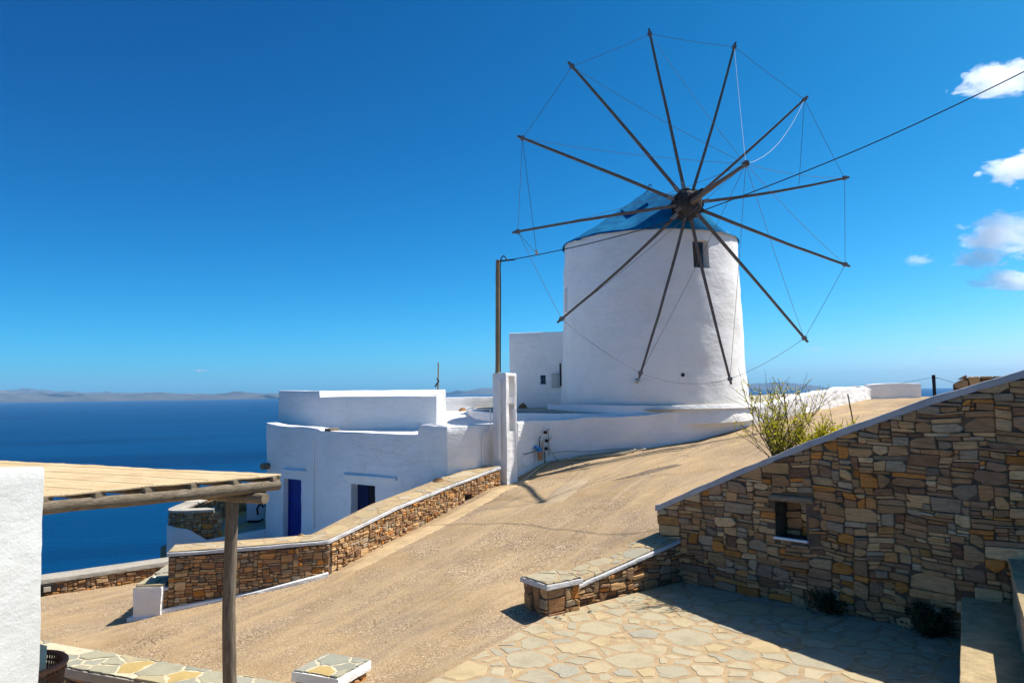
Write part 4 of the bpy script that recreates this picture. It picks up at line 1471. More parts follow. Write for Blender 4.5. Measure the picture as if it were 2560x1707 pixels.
# tower: theta measured from the direction of the camera-facing front
NT, z_lo, z_hi = 128, -1.0, 4.86
zs_t = np.concatenate([np.linspace(z_lo, 3.63, 30), [3.85, 4.06, 4.28, 4.48], np.linspace(4.6, z_hi, 3)])
def tower_r(z): return 3.02 - (z + .45) * .034 + .04 * math.exp(-(z + .5) * 2.0)
wth = [math.atan2(22.95 - TC[1], 5.44 - TC[0]), math.atan2(23.05 - TC[1], 6.02 - TC[0])]
ths = np.linspace(wth[1], wth[1] + 2 * math.pi, NT + 1)[:-1]
wd = (wth[1] - wth[0])
ths = np.concatenate([np.linspace(wth[0], wth[1], 5)[:-1], np.linspace(wth[1], wth[0] + 2 * math.pi, NT)[:-1]])
NT = len(ths)
tvs = []
for z in zs_t:
    for a_ in ths:
        tvs.append((TC[0] + math.cos(a_) * tower_r(z), TC[1] + math.sin(a_) * tower_r(z), z))
tvs = np.array(tvs)
dsp = nz(tvs, 1.3, 61) * .022 + nz(tvs, 3.2, 62) * .014 + nz(tvs, 7, 63) * .006
tvs[:, 0] += (tvs[:, 0] - TC[0]) / 3 * dsp
tvs[:, 1] += (tvs[:, 1] - TC[1]) / 3 * dsp
tfs = []
nzs = len(zs_t)
def hole_cell(i, k): return i < 4 and 3.6 < (zs_t[k] + zs_t[k + 1]) / 2 < 4.5
for k in range(nzs - 1):
    for i in range(NT):
        if hole_cell(i, k): continue
        a_, b_ = k * NT + i, k * NT + (i + 1) % NT
        tfs.append((a_, b_, b_ + NT, a_ + NT))
tfs.append(tuple((nzs - 1) * NT + i for i in range(NT)))
tvs = tvs.tolist()
k0 = int(np.argmin(abs(zs_t - 3.63))); k1 = int(np.argmin(abs(zs_t - 4.48)))
inn = AX.copy(); inn[2] = 0; inn /= np.linalg.norm(inn)
mid = (wth[0] + wth[1]) / 2
inn = np.array((math.cos(mid), math.sin(mid), 0))
ring = [(i, k0) for i in range(0, 4)] + [(4, k) for k in range(k0, k1)] + [(i, k1) for i in range(4, 0, -1)] + [(0, k) for k in range(k1, k0, -1)]
b0 = len(tvs)
for (i, k) in ring:
    p = np.array(tvs[k * NT + i]); tvs.append((p - inn * .42).tolist())
nr = len(ring)
for j in range(nr):
    a_ = ring[j][1] * NT + ring[j][0]; b_ = ring[(j + 1) % nr][1] * NT + ring[(j + 1) % nr][0]
    tfs.append((b_, a_, b0 + j, b0 + (j + 1) % nr))
tower = obj('tower', tvs, tfs, mat_plaster('tower_whitewash', (.87, .86, .84), .007, .002, .08), mill, True)
tower.data.set_sharp_from_angle(angle=R(40))
# window set back in its opening
wl_, wr_ = np.array(tvs[b0]), np.array(tvs[b0 + 4])
wc = (wl_ + wr_) / 2
wwid = float(np.linalg.norm((wr_ - wl_)[:2]))
wang = math.atan2((wr_ - wl_)[1], (wr_ - wl_)[0])
wdir = (wr_ - wl_) / np.linalg.norm(wr_ - wl_)
win = box('window', (wc[0] + inn[0] * .05, wc[1] + inn[1] * .05, 3.64), (wwid, .04, .84), wang, BOARD, mill)
for s in (-1, 1):
    c_ = wc + wdir * s * (wwid / 2 - .04) + inn * .09
    box('window_frame', (c_[0], c_[1], 3.64), (.07, .06, .84), wang, BLUE_FRAME, win)
for zz in (3.645, 4.40):
    c_ = wc + inn * .092
    box('window_frame', (c_[0], c_[1], zz), (wwid - .15, .06, .075), wang, BLUE_FRAME, win)
# little details on the tower wall
def on_tower(x, y_guess, z, out=0.0):
    a_ = math.atan2(y_guess - TC[1], x - TC[0]); r_ = tower_r(z) + out
    return np.array((TC[0] + math.cos(a_) * r_, TC[1] + math.sin(a_) * r_, z)), np.array((math.cos(a_), math.sin(a_), 0))
p, n_ = on_tower(5.01, 22.65, .41)
tube('vent_hole', [tuple(p - n_ * .05), tuple(p + n_ * .025)], .055, BLACK, mill, 12)
p, n_ = on_tower(3.70, 22.75, .27)
lb = tube('wall_light', [tuple(p - n_ * .02), tuple(p + n_ * .12)], .05, BLACK, mill, 10)
tube('lens', [tuple(p + n_ * .10 + np.array((0, 0, -.02))), tuple(p + n_ * .15 + np.array((0, 0, -.05)))], .06, GREY_METAL, lb, 10)
p, n_ = on_tower(1.74, 25.2, 2.9)
box('side_window', (p[0] + .02, p[1], 2.55), (.12, .5, .75), 0, WHITE, mill)

# cap: cone with a ridge running out over the axle
RC, ZC, ZA = 2.905, 4.82, 6.72
axh = AX[:2] / np.linalg.norm(AX[:2])
perp = np.array((-axh[1], axh[0]))
nr_, na_ = 34, 120
cv, cf = [], []
for i in range(nr_ + 1):
    f_ = i / nr_
    for k in range(na_):
        th = 2 * math.pi * k / na_
        x, y = math.cos(th) * RC * f_, math.sin(th) * RC * f_
        tq, sq = x * axh[0] + y * axh[1], abs(x * perp[0] + y * perp[1])
        zc = ZA - (ZA - ZC) * (f_ ** 1.04) - .10 * math.sin(f_ * math.pi)
        if tq > -.3:
            ridge = 6.66 - max(0, tq) * .27 - .78 * sq
            e = ridge - zc
            zc = zc + max(0, e) if e > .12 else zc + max(0, (e + .12)) ** 2 / .48
        cv.append((TC[0] + x, TC[1] + y, zc))
cv = np.array(cv)
cv[:, 2] += nz(cv, 1.7, 71) * .03 + nz(cv, 5, 72) * .014
# ragged eave
eave = np.arange(nr_ * na_, (nr_ + 1) * na_)
cv[eave, 2] += nz(cv[eave], 6, 73) * .02
lip = cv[eave].copy(); lip[:, 2] = np.minimum(lip[:, 2] - .05, ZC - .04) + .025 * nz(cv[eave], 9, 75); lip[:, :2] = TC + (lip[:, :2] - TC) * 1.004
cv = np.vstack([cv, lip])
for i in range(nr_ + 1):
    for k in range(na_):
        a_, b_ = i * na_ + k, i * na_ + (k + 1) % na_
        cf.append((a_, a_ + na_, b_ + na_, b_))
capo = obj('cap', cv, cf, CAP_BLUE, mill, True)
# patch sheets / hatch on the left slope of the cap
def cap_pt(x, y):
    tq, sq = x * axh[0] + y * axh[1], abs(x * perp[0] + y * perp[1])
    f_ = math.hypot(x, y) / RC
    zc = ZA - (ZA - ZC) * (f_ ** 1.04) - .10 * math.sin(f_ * math.pi)
    ridge = 6.66 - max(0, tq) * .27 - .78 * sq
    return np.array((TC[0] + x, TC[1] + y, max(zc, ridge if tq > -.3 else zc)))
hat = []
for (tt, ss) in ((.55, .55), (1.45, .55), (1.45, 1.15), (.55, 1.15)):
    x, y = axh * tt - perp * ss
    hat.append(cap_pt(x, y))
hat = np.array(hat)
hn_ = np.cross(hat[1] - hat[0], hat[3] - hat[0]); hn_ /= np.linalg.norm(hn_)
if hn_[2] < 0: hn_ = -hn_
hv_ = np.vstack([hat - hn_ * .05, hat + hn_ * .10])
obj('hatch', hv_, [(0, 1, 5, 4), (1, 2, 6, 5), (2, 3, 7, 6), (3, 0, 4, 7), (4, 5, 6, 7), (3, 2, 1, 0)], CAP_BLUE, capo)
hx = np.array((TC[0], TC[1], 6.68))
hpts = [hx, hx + (0, 0, .16), hx + (.03, 0, .22), hx + (.07, 0, .24), hx + (.10, 0, .21), hx + (.09, 0, .16)]
tube('hook', [tuple(p + np.array((.03, 0, 0))) for p in hpts], .016, IRON, capo, 6)

# wheel
U_ = np.cross((0, 0, 1.), AX); U_ /= np.linalg.norm(U_)
V_ = np.cross(AX, U_)
def wheel_pt(th, r_, o=0.0): return HUB + (U_ * math.cos(th) + V_ * math.sin(th)) * r_ + AX * o
v, f = tube_data([tuple(HUB - AX * 1.9), tuple(HUB - AX * .36)], .2, 12)
obj('axle', v, f, HUB_WOOD, mill, True)
hubr = [(-.36, .30), (-.34, .39), (-.1, .42), (.02, .43), (.16, .39), (.27, .31), (.32, .18)]
v, f = tube_data([tuple(HUB + AX * o) for o, _ in hubr], [r_ for _, r_ in hubr], 20)
v = np.array(v); v += np.stack([nz(v, 5, 81), nz(v, 5, 82), nz(v, 5, 83)], 1) * .018
hub = obj('hub', v, f, HUB_WOOD, mill)
for o in (-.22, .1):
    ringp = [tuple(HUB + AX * o + (U_ * math.cos(a_) + V_ * math.sin(a_)) * .425) for a_ in np.linspace(0, 2 * math.pi, 25)]
    v, f = tube_data(ringp, .022, 6, False)
    obj('iron_band', v, f, IRON, hub, True)
rngm = random.Random(5)
PH, RS = 1.76, 5.453
tips = []
for k in range(12):
    th = PH - k * math.pi / 6
    off = .10 + (.04 if k % 2 else -.06)
    a_, b_ = wheel_pt(th, .18, off - .06), wheel_pt(th, RS, .099)
    tips.append(wheel_pt(th, RS - .16, .099))
    n = 9
    pts = []
    side = np.cross(b_ - a_, AX); side /= np.linalg.norm(side)
    bow = rngm.uniform(-.05, .05)
    for j in range(n):
        s = j / (n - 1)
        pts.append(tuple(a_ + (b_ - a_) * s + side * bow * math.sin(s * math.pi) - np.array((0, 0, .03)) * math.sin(s * math.pi)))
    v, f = tube_data(pts, list(np.linspace(.060, .040, n)), 4)
    v = np.array(v); v += np.stack([nz(v, 4, 90 + k), nz(v, 4, 110 + k), nz(v, 4, 130 + k)], 1) * .008
    sp = obj('spar', v, f, SPOKE_WOOD, mill)
    if k in (0, 8, 10, 11, 3):
        v, f = tube_data([tuple(wheel_pt(th, .47, off - .055)), tuple(wheel_pt(th, .62 + .1 * rngm.random(), off - .05))], .070, 4)
        obj('root_plate', v, f, PLATE, sp)
    # wedge that locks the spar in the hub
    th2 = th + .26
    c0, c1 = wheel_pt(th2, .22, .12 + .12 * rngm.random()), wheel_pt(th2 + .1, .47, .0 + .14 * rngm.random())
    v, f = tube_data([tuple(c0), tuple(c1)], [.10, .07], 4)
    obj('wedge', v, f, HUB_WOOD if k % 3 else SPOKE_WOOD, hub)
TIPB = HUB + AX * 3.52 + np.array((0, 0, .01))
v, f = tube_data([tuple(HUB + AX * o) for o in (.0, .5, .9, 2.0, 3.1, 3.62)], [.10, .095, .078, .062, .05, .042], 8)
v = np.array(v); v += np.stack([nz(v, 3, 151), nz(v, 3, 152), nz(v, 3, 153)], 1) * .012
bow_ = obj('bowsprit', v, f, SPOKE_WOOD, mill)
v, f = tube_data([tuple(HUB + AX * .25 + V_ * .16), tuple(HUB + AX * 1.0 + V_ * .13)], [.085, .06], 6)
obj('bowsprit_brace', v, f, HUB_WOOD, bow_)
v, f = tube_data([tuple(TIPB - AX * .07), tuple(TIPB + AX * .05)], .085, 8)
obj('rope_lashing', v, f, ROPE, bow_)
def sag(a, b, s, n=9):
    return [tuple(np.array(a) + (np.array(b) - np.array(a)) * t_ - np.array((0, 0, s)) * 4 * t_ * (1 - t_)) for t_ in np.linspace(0, 1, n)]
for k in range(12):
    a_, b_ = tips[k], tips[(k + 1) % 12]
    tube('rim_rope', sag(a_, b_, .22 if k == 6 else (  .10 if k in (5, 7) else .03)), .0065, ROPE, mill, 5)
    w_ = k in (1, 2)
    tube('stay_rope', sag(TIPB, tips[k], (.42 if k == 2 else .10 if k != 9 else .2)),   .0055 if w_ else .006, ROPE_WHITE if w_ else ROPE, mill, 5)
    tube('tip_lashing', [tuple(tips[k] - (tips[k] - HUB) / RS * .05), tuple(tips[k] + (tips[k] - HUB) / RS * .05)], .082, ROPE, mill, 4)
knot = tips[9] + np.array((.52, -.05, -.62))
tube('loose_rope', sag(tips[10], knot, .02), .007, ROPE, mill, 5)
tube('loose_rope', sag(tips[9], knot, .03), .007, ROPE, mill, 5)
tube('rope_knot', [tuple(knot + np.array((0, 0, .07))), tuple(knot - np.array((0, 0, .07)))], .04, ROPE_WHITE, mill, 6)
tube('loose_rope', sag(tips[2], HUB + (tips[3] - HUB) * .70, .0), .007, ROPE, mill, 5)

# ------------------------------------------------------------------ meter pillar with wooden pole and overhead cable
PIL = Path([(-.17, 20.0), (.10, 20.38)])
t = thing('meter_pillar', (-.2, 20.2, -2.4), 'tall white meter pillar with two niches at the road edge', 'pillar')
wall('plaster', PIL, -2.9, .48, .44, WHITE, t, amp=.014, nscale=2.4, du=.09, dz=.12, rnd=.035, holes=((.12, .38, -.14, .40, .22), (.13, .37, -1.04, -.33, .22)))
box('shelf_box', (.0, 20.33, -.75), (.12, .12, .3), .95, AC_WHITE, t)
tube('conduit', [(-.60, 20.14, -.45), (-.58, 20.13, -.95), (-.66, 20.18, -1.05), (-.76, 20.02, -1.07), (-.80, 19.98, -1.2), (-.80, 19.98, -1.85)], .016, WHITE, t)
tube('drain_pipe', [(-.36, 20.03, .3), (-.36, 20.03, -1.75)], .05, WHITE, t)
bark_tube('pole', [(-.40, 20.25, -.2), (-.35, 20.22, 3.48)], [.062, .055], POLE_WOOD, t, n=26, amp=.006)
bark_ = None
wp = [(-.34, 20.16, 3.42), (-.21, 20.06, 3.44), (-.06, 19.97, 3.42), (1.37, 19.09, 3.53), (2.6, 18.33, 3.69), (3.77, 17.61, 3.89), (4.38, 17.23, 4.03), (6.06, 16.2, 4.50), (7.52, 15.3, 4.97), (8.7, 14.57, 5.43), (9.63, 14.0, 5.82), (10.4, 13.53, 6.18), (13.0, 11.9, 7.5)]
wp = [tuple(p) for p in chaikin(wp, 2)]
cb = thing('overhead_cable', (-.34, 20.18, 3.4), 'black overhead cable sagging from the pole to the upper right', 'cable')
tube('cable', wp, .012, CABLE, cb, 6)
tube('drop_loop', [(-.10, 19.98, 3.43), (-.15, 20.0, 3.52), (-.20, 20.05, 3.56), (-.26, 20.1, 3.5), (-.29, 20.14, 3.3), (-.285, 20.14, 2.9), (-.30, 20.15, 1.8), (-.32, 20.17, .5)], .017, CABLE, cb, 6)
tube('clamp', [(-.28, 20.11, 3.43), (.10, 19.87, 3.425)], .022, CABLE, cb, 6)

# ------------------------------------------------------------------ water filter, valves and hose on the retaining wall
def on_ret(u, o, z):
    b, n_ = RET.at(u), RET.n(u)
    return (float(b[0] + n_[0] * o), float(b[1] + n_[1] * o), z)
t = thing('water_filter', on_ret(.95, .1, -1.85), 'blue and amber water filter on the white retaining wall', 'filter')
tube('head', [on_ret(.95, .13, -1.58), on_ret(.95, .13, -1.70)], .075, FILTER_BLUE, t, 12)
tube('bowl', [on_ret(.95, .13, -1.70), on_ret(.95, .13, -1.93)], [.062, .055], FILTER_AMBER, t, 12)
tube('bracket', [on_ret(.82, .05, -1.57), on_ret(.97, .13, -1.62)], .055, FILTER_BLUE, t, 8)
tube('feed_pipe', [on_ret(.2, .05, -1.72), on_ret(.6, .06, -1.70), on_ret(.85, .1, -1.66)], .010, CABLE, t, 6)
tube('riser_pipe', [on_ret(1.02, .1, -1.6), on_ret(1.0, .08, -1.35), on_ret(1.1, .07, -1.27)], .016, BLACK, t, 6)
t = thing('water_valves', on_ret(1.3, .1, -1.9), 'cluster of black valves and pipes on the white wall', 'valves')
for (du_, z) in ((1.28, -1.22), (1.34, -1.46), (1.30, -1.68)):
    p = on_ret(du_, .10, z)
    vb = box('valve', p, (.09, .09, .09), .9, BLACK, t, .02)
    tube('cap', [on_ret(du_ + .06, .14, z + .1), on_ret(du_ + .14, .15, z + .13)], .045, mat_simple('valve_white', (.6, .6, .58), .5), vb, 8)
tube('pipe', [on_ret(1.44, .08, -1.15), on_ret(1.46, .08, -1.85)], .018, GREY_METAL, t, 6)
tube('pipe', [on_ret(1.16, .08, -1.4), on_ret(1.17, .08, -1.95)], .03, HOSE, t, 6)
tube('pipe', [on_ret(1.25, .08, -1.7), on_ret(1.27, .08, -2.2)], .015, BLACK, t, 6)
tube('supply_line', [on_ret(u, .05, -1.78 + .02 * math.sin(u * 4) + (u - 1.5) * .035) for u in np.linspace(1.45, 6.4, 26)], .011, GREY_METAL, t, 6)
hp = [on_ret(1.36, .14, -1.55), on_ret(1.42, .25, -1.78), on_ret(1.6, .3, -1.95), on_ret(1.9, .35, -1.98)]
rngh = random.Random(3)
def gzp(u, o, lift=.03):
    p = on_ret(u, o, 0)
    return (p[0], p[1], float(ground_z(np.array([p[0]]), np.array([p[1]]))[0]) + lift)
for k in range(5):
    kr = rngh.uniform(.75, 1.25)
    for a_ in np.linspace(0, 2 * math.pi, 12)[:-1]:
        hp.append(gzp(2.9 + .95 * kr * math.cos(a_ + math.pi) + rngh.uniform(-.06, .06) + k * .10, .32 + .22 * kr * math.sin(a_) + rngh.uniform(-.03, .03), .022 + k * .012))
hp += [gzp(4.4, .25), gzp(5.2, .15)]
hose = tube('garden_hose', chaikin(hp, 2), .014, HOSE, None, 6)
tag(hose, 'beige garden hose coiled at the foot of the white retaining wall', 'hose')
ol = tube('water_pipe', chaikin([gzp(1.45, .12), gzp(1.1, .16), gzp(.75, .2), (.22, 20.25, -2.36), (-.10, 19.9, -2.42)], 2), .02, HOSE, None, 6)
tag(ol, 'thin pale pipe lying on the ground beside the meter pillar', 'pipe')

# ------------------------------------------------------------------ right stone wall with sloping coping
WD = np.array((.6875, -.7262)); W0 = np.array((2.6, 12.24)) - WD * .40
RWALL = Path([tuple(W0), tuple(W0 + WD * 2.5), tuple(W0 + WD * 7.4)])
rtop = [(0, -1.86), (.88, -1.46), (1.77, -1.07), (2.63, -.71), (3.4, -.42), (4.15, -.14), (4.68, .03), (5.14, .17), (7.4, 1.0)]
t = thing('stone_wall', (W0[0], W0[1], -3.2), 'tall shaded rubble wall with sloping coping and a small niche, right of patio', 'wall')
NI = (2.02, 2.48, -2.10, -1.60)
wall('core', RWALL, -3.6, lambda u: fn(rtop)(u) - .09, .42, JOINT, t, amp=.004, rnd=.01, smooth=False, holes=(NI + (.36,),))
emit_stones(t, lay_stones(t, RWALL, -3.06, lambda u: fn(rtop)(u) - .085, .25, .082, 9, gap=.008, proud=.030, recess=.06, holes=((NI[0], NI[1], NI[2] - .04, NI[3] + .10),), big=.15))
RCOP = Path([tuple(RWALL.at(u) + RWALL.n(u) * .035) for u in np.linspace(-.04, RWALL.L, 30)])
wall('coping', RCOP, lambda u: fn(rtop)(u - .04) - .095, lambda u: fn(rtop)(u - .04), .50, COPING, t, amp=.013, rnd=.02, nscale=5, du=.08)
# niche: lintel, sill, and rough back stones
def rw(u, o, z):
    b, n_ = RWALL.at(u), RWALL.n(u)
    return (float(b[0] + n_[0] * o), float(b[1] + n_[1] * o), z)
rang = math.atan2(WD[1], WD[0])
p = rw((NI[0] + NI[1]) / 2 + .02, -.03, NI[3])
box('lintel', p, (.66, .16, .085), rang, STONE, t, .02)
p = rw((NI[0] + NI[1]) / 2, -.02, NI[2] - .035)
box('sill', p, (.50, .14, .035), rang, WHITE, t, .008)
NB = Path([rw(NI[0] + .01, -.33, 0)[:2], rw(NI[1] - .01, -.33, 0)[:2]])
emit_stones(t, lay_stones(t, NB, NI[2], NI[3], .2, .12, 23, proud=.05, recess=.02))

# ruined rubble wall further up
RUB = Path([(8.66, 15.1), (9.6, 14.6), (11.5, 13.6)])
t = thing('stone_wall', (9, 15, -.8), 'dark rough rubble wall end showing above the sloping coping', 'wall')
rub_top = [(0, .06), (.12, .165), (.6, .18), (1.0, .20), (3, .36)]
wall('core', RUB, -1.2, lambda u: fn(rub_top)(u) - .03, .6, JOINT, t, amp=.01, smooth=False)
emit_stones(t, lay_stones(t, RUB, -1.0, rub_top, .34, .11, 27, proud=.07, gap=.02))

# ------------------------------------------------------------------ patio, low wall, pillars
patio = obj('patio', [(x, y, -3.0) for x, y in PATIO] + [(x, y, -3.4) for x, y in PATIO], [(4, 3, 2, 1, 0)[::-1]] + [(i, (i + 5), (i + 1) % 5 + 5, (i + 1) % 5) for i in range(5)], MORTAR)
tag(patio, 'flagstone patio beside the road, half in shade', kind='structure')
cellpoly = [(-1.75, 6.75), (0.43, 10.48), (2.60, 12.22), (5.34, 9.33), (3.75, 6.5)]
lay_flags(patio, cellpoly, lambda x, y, o: (x, y, -3.0 + o), .325, 51, m=FLAG, gap=(.014, .040), var=.5, k=.2, proud=.005)

LOW = Path([(.60, 10.85), (2.64, 12.27)])
low_top = [(0, -2.80), (.3, -2.74), (1.3, -2.56), (LOW.L, -2.34)]
t = thing('low_stone_wall', (1.6, 11.6, -3), 'low stone wall with sloping flagged top between patio and road', 'wall')
wall('core', LOW, -3.3, lambda u: fn(low_top)(u) - .07, .48, JOINT, t, amp=.003, rnd=.01, smooth=False)
emit_stones(t, lay_stones(t, LOW, -3.03, lambda u: fn(low_top)(u) - .06, .19, .078, 33, proud=.026))
wall('coping', Path([tuple(LOW.at(u) + LOW.n(u) * .04) for u in np.linspace(0, LOW.L, 14)]), lambda u: fn(low_top)(u) - .05, low_top, .60, EDGE, t, amp=.010, rnd=.015, nscale=5)
obj('mortar_bed', [strip3d(LOW, low_top)(u, w, .006) for u in np.linspace(0, LOW.L, 12) for w in (.0, .53)], [(2 * i, 2 * i + 2, 2 * i + 3, 2 * i + 1) for i in range(11)], MORTAR, t)
lay_flags(t, [(0.02, .0), (LOW.L, .0), (LOW.L, .535), (0.02, .535)], strip3d(LOW, low_top), .26, 61, proud=.012, gap=(.008, .02))


def stone_pillar(name, c, d, half, z0, z1, label, seed, capmat, flagm, gap, cap_h=.085, size=(.2, .11)):
    """square stone pillar with a painted cap; d = unit direction of one side"""
    d = np.array(d, float); d /= np.linalg.norm(d)
    n = np.array((d[1], -d[0]))
    c = np.array(c, float)
    t = thing(name, (c[0], c[1], z0), label, 'pillar')
    h = half
    cs = [c - d * h + n * h, c + d * h + n * h, c + d * h - n * h, c - d * h - n * h]
    cv = [(*p, z0 - .2) for p in cs] + [(*p, z1 - cap_h) for p in cs]
    obj('core', cv, [(0, 1, 5, 4), (1, 2, 6, 5), (2, 3, 7, 6), (3, 0, 4, 7), (4, 5, 6, 7)], JOINT, t)
    items = []
    for k in range(4):
        Pk = Path([tuple(cs[k]), tuple(cs[(k + 1) % 4])])
        items += lay_stones(t, Pk, z0 - .05, z1 - cap_h, size[0], size[1], seed + k, proud=.028, gap=.012, warp=.5)
    emit_stones(t, items)
    H = h + .045
    cp = Path([tuple(c - d * H + n * H), tuple(c + d * H + n * H)])
    wall('cap', cp, z1 - cap_h, z1, 2 * H, capmat, t, amp=.006, rnd=.012, du=.1, nscale=5)
    obj('mortar_bed', [strip3d(cp, z1)(u, w, .006) for u, w in ((.03, .03), (2 * H - .03, .03), (2 * H - .03, 2 * H - .03), (.03, 2 * H - .03))], [(0, 1, 2, 3)], CREAM if flagm is FLAG_BLUE else MORTAR, t)
    lay_flags(t, [(.015, .015), (2 * H - .015, .015), (2 * H - .015, 2 * H - .015), (.015, 2 * H - .015)], strip3d(cp, z1), .33, seed + 9, m=flagm, gap=gap, proud=.012, var=.25)
    return t


stone_pillar('stone_pillar', (.50, 10.83), (.821, .571), .265, -3.05, -2.585, 'square stone pillar with white cap at the end of the low patio wall', 71, EDGE, FLAG, (.01, .02), .065)
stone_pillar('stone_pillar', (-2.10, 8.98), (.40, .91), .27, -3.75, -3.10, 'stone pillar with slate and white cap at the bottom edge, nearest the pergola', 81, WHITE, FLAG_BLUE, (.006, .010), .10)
for i, (px, py, s) in enumerate(((.55, 10.38, .05), (.66, 10.5, .035), (.60, 10.32, .04), (1.02, 10.62, .055), (1.72, 11.3, .03))):
    v = np.array([(px + s * a, py + s * b, -3.0 + s * .45 * (c + .4)) for a, b, c in [(-1, -.4, -.4), (-.3, -.9, -.4), (.8, -.6, -.4), (1, .4, -.4), (0, .9, -.4), (-.8, .5, -.4), (-.7, -.2, .55), (0, -.5, .9), (.6, .1, .6), (0, .5, .7)]])
    tag(obj('pebble', v, [(0, 1, 7, 6), (1, 2, 8, 7), (2, 3, 8), (3, 4, 9, 8), (4, 5, 9), (5, 0, 6, 9), (6, 7, 8, 9), (5, 4, 3, 2, 1, 0)], FLAG),
        ['largest of three pale pebbles at the foot of the small patio pillar', 'round pebble nearest the wall in the trio by the small pillar', 'smallest front pebble of the trio by the small pillar', 'ochre pebble lying alone on the patio near the low wall', 'tiny pebble at the foot of the low patio wall'][i], 'pebble')

# stepped parapets at the right edge
t = thing('step_wall', (5.3, 9.3, -3), 'low cement-topped parapet running from the shaded wall towards the viewer', 'wall')
S1 = Path([(5.38, 9.40), (4.6, 8.07), (3.2, 5.7)])
wall('body', S1, -3.3, -2.56, .5, STONE, t, amp=.02, nscale=5, dz=.1, rnd=.02)
wall('top', Path([(5.36, 9.41), (4.58, 8.08), (3.18, 5.71)]), -2.56, -2.505, .55, SANDSTEP, t, amp=.006, rnd=.012)
t = thing('step_wall', (5.7, 9.0, -3), 'taller parapet cut off by the right edge of the picture', 'wall')
S2 = Path([(5.72, 9.02), (5.0, 7.79), (3.6, 5.4)])
wall('body', S2, -3.3, -2.04, .9, STONE, t, amp=.02, nscale=5, dz=.1, rnd=.02)
wall('top', Path([(5.70, 9.03), (4.98, 7.80), (3.58, 5.41)]), -2.04, -1.985, .95, SANDSTEP, t, amp=.006, rnd=.012)

# ------------------------------------------------------------------ left foreground: wall, low wall, pergola, chair
t = thing('white_building', (-4.6, 5.5, -3.8), 'rough white wall corner at the left edge of the picture', 'building')
wall('wall', Path([(-3.92, 4.4), (-3.64, 6.0)]), -4.2, [(0, -.545), (1.62, -.535)], 2.2, WHITE_OLD, t, amp=.010, nscale=4, du=.08, dz=.08, rnd=.025)
yard = obj('yard_floor', [(x, y, -3.62) for x, y in PERGOLA_YARD], [tuple(range(len(PERGOLA_YARD)))[::-1]], MORTAR)
tag(yard, 'paved yard under the pergola', kind='structure')
LL = Path([(-7.6, 10.55), (-5.55, 9.66), (-4.2, 9.08), (-2.55, 8.37)])
t = thing('low_stone_wall', (-4.9, 9.6, -3.7), 'low wall with wide slate flags and pale joints behind the wicker chair', 'wall')
wall('core', LL, -4.0, -3.41, .5, JOINT, t, amp=.003, rnd=.01, smooth=False)
emit_stones(t, lay_stones(t, LL, -3.75, -3.40, .2, .1, 91, proud=.02))
wall('coping', Path([tuple(LL.at(u) + LL.n(u) * .03) for u in np.linspace(0, LL.L, 20)]), -3.41, -3.30, .58, mat_plaster('cement_edge', (.45, .40, .34), .01, .003, .2), t, amp=.006, rnd=.012)
obj('mortar_bed', [strip3d(LL, -3.30)(u, w, .006) for u in np.linspace(0, LL.L, 12) for w in (.0, .53)], [(2 * i, 2 * i + 2, 2 * i + 3, 2 * i + 1) for i in range(11)], CREAM, t)
lay_flags(t, [(0, -.015), (LL.L, -.015), (LL.L, .545), (0, .545)], strip3d(LL, -3.30), .42, 95, m=FLAG_BLUE, gap=(.005, .011), proud=.012, var=.3, k=.22)

perg = thing('pergola', (-3.1, 8.5, -3.62), 'reed-roofed timber pergola on a round post in the left foreground', 'pergola')
bark_tube('post', [(-3.11, 8.5, -3.62), (-3.09, 8.52, -1.13)], [.072, .066], POST_WOOD, perg, n=20, amp=.012, sides=12)
bark_tube('beam', [(-2.60, 8.56, -.99), (-4.23, 7.05, -.995), (-5.43, 5.94, -.99)], [.058, .066], BEAM_WOOD, perg, n=20, amp=.012, sides=12)
bark_tube('cross_log', [(-2.66, 8.30, -1.105), (-6.9, 10.25, -1.09)], [.058, .062], BEAM_WOOD, perg, n=20, amp=.012, sides=12)
A_, B_, D_ = np.array((-2.56, 8.58)), np.array((-5.05, 6.27)), np.array((-7.9, 10.95))
C_ = B_ + (D_ - A_)
ex = (B_ - A_) / np.linalg.norm(B_ - A_)
for k, s in enumerate(np.linspace(.02, .93, 8)):
    a_ = A_ + (B_ - A_) * s - (D_ - A_) / np.linalg.norm(D_ - A_) * .0
    b_ = a_ + (D_ - A_) * .98
    c_ = (a_ + b_) / 2
    l_ = np.linalg.norm(b_ - a_)
    box('batten', (c_[0], c_[1], -.965), (l_, .12, .065), math.atan2((b_ - a_)[1], (b_ - a_)[0]), BEAM_WOOD, perg, .006)
# reed mat: reeds run along the short side, sagging between battens
nu, nvv = 300, 30
mv, mf = [], []
eps = .012
for i in range(nu):
    s = i / (nu - 1)
    for j in range(nvv):
        w_ = j / (nvv - 1)
        p = A_ + (B_ - A_) * w_ + (D_ - A_) * s
        ph = w_ * 8 / .91
        z = -.885 + .003 * math.cos((w_ - .02) / .91 * 7 * 2 * math.pi) + .004 * ((i % 2) * 2 - 1) + .03 * s
        mv.append((p[0], p[1], z))
mv = np.array(mv)
mv[:, 2] += nz(mv, 1.5, 201) * .010 + nz(mv, 6, 202) * .004
edge_j = np.arange(nu) * nvv
mv[edge_j, :2] += (nz(mv[edge_j], 9, 203) * .02)[:, None] * -ex
for i in range(nu - 1):
    for j in range(nvv - 1):
        a_ = i * nvv + j
        mf.append((a_, a_ + 1, a_ + nvv + 1, a_ + nvv))
nb_ = len(mv)
mv = np.vstack([mv, mv - (0, 0, .012)])
for i in range(nu - 1):
    mf.append((i * nvv, (i + 1) * nvv, nb_ + (i + 1) * nvv, nb_ + i * nvv))
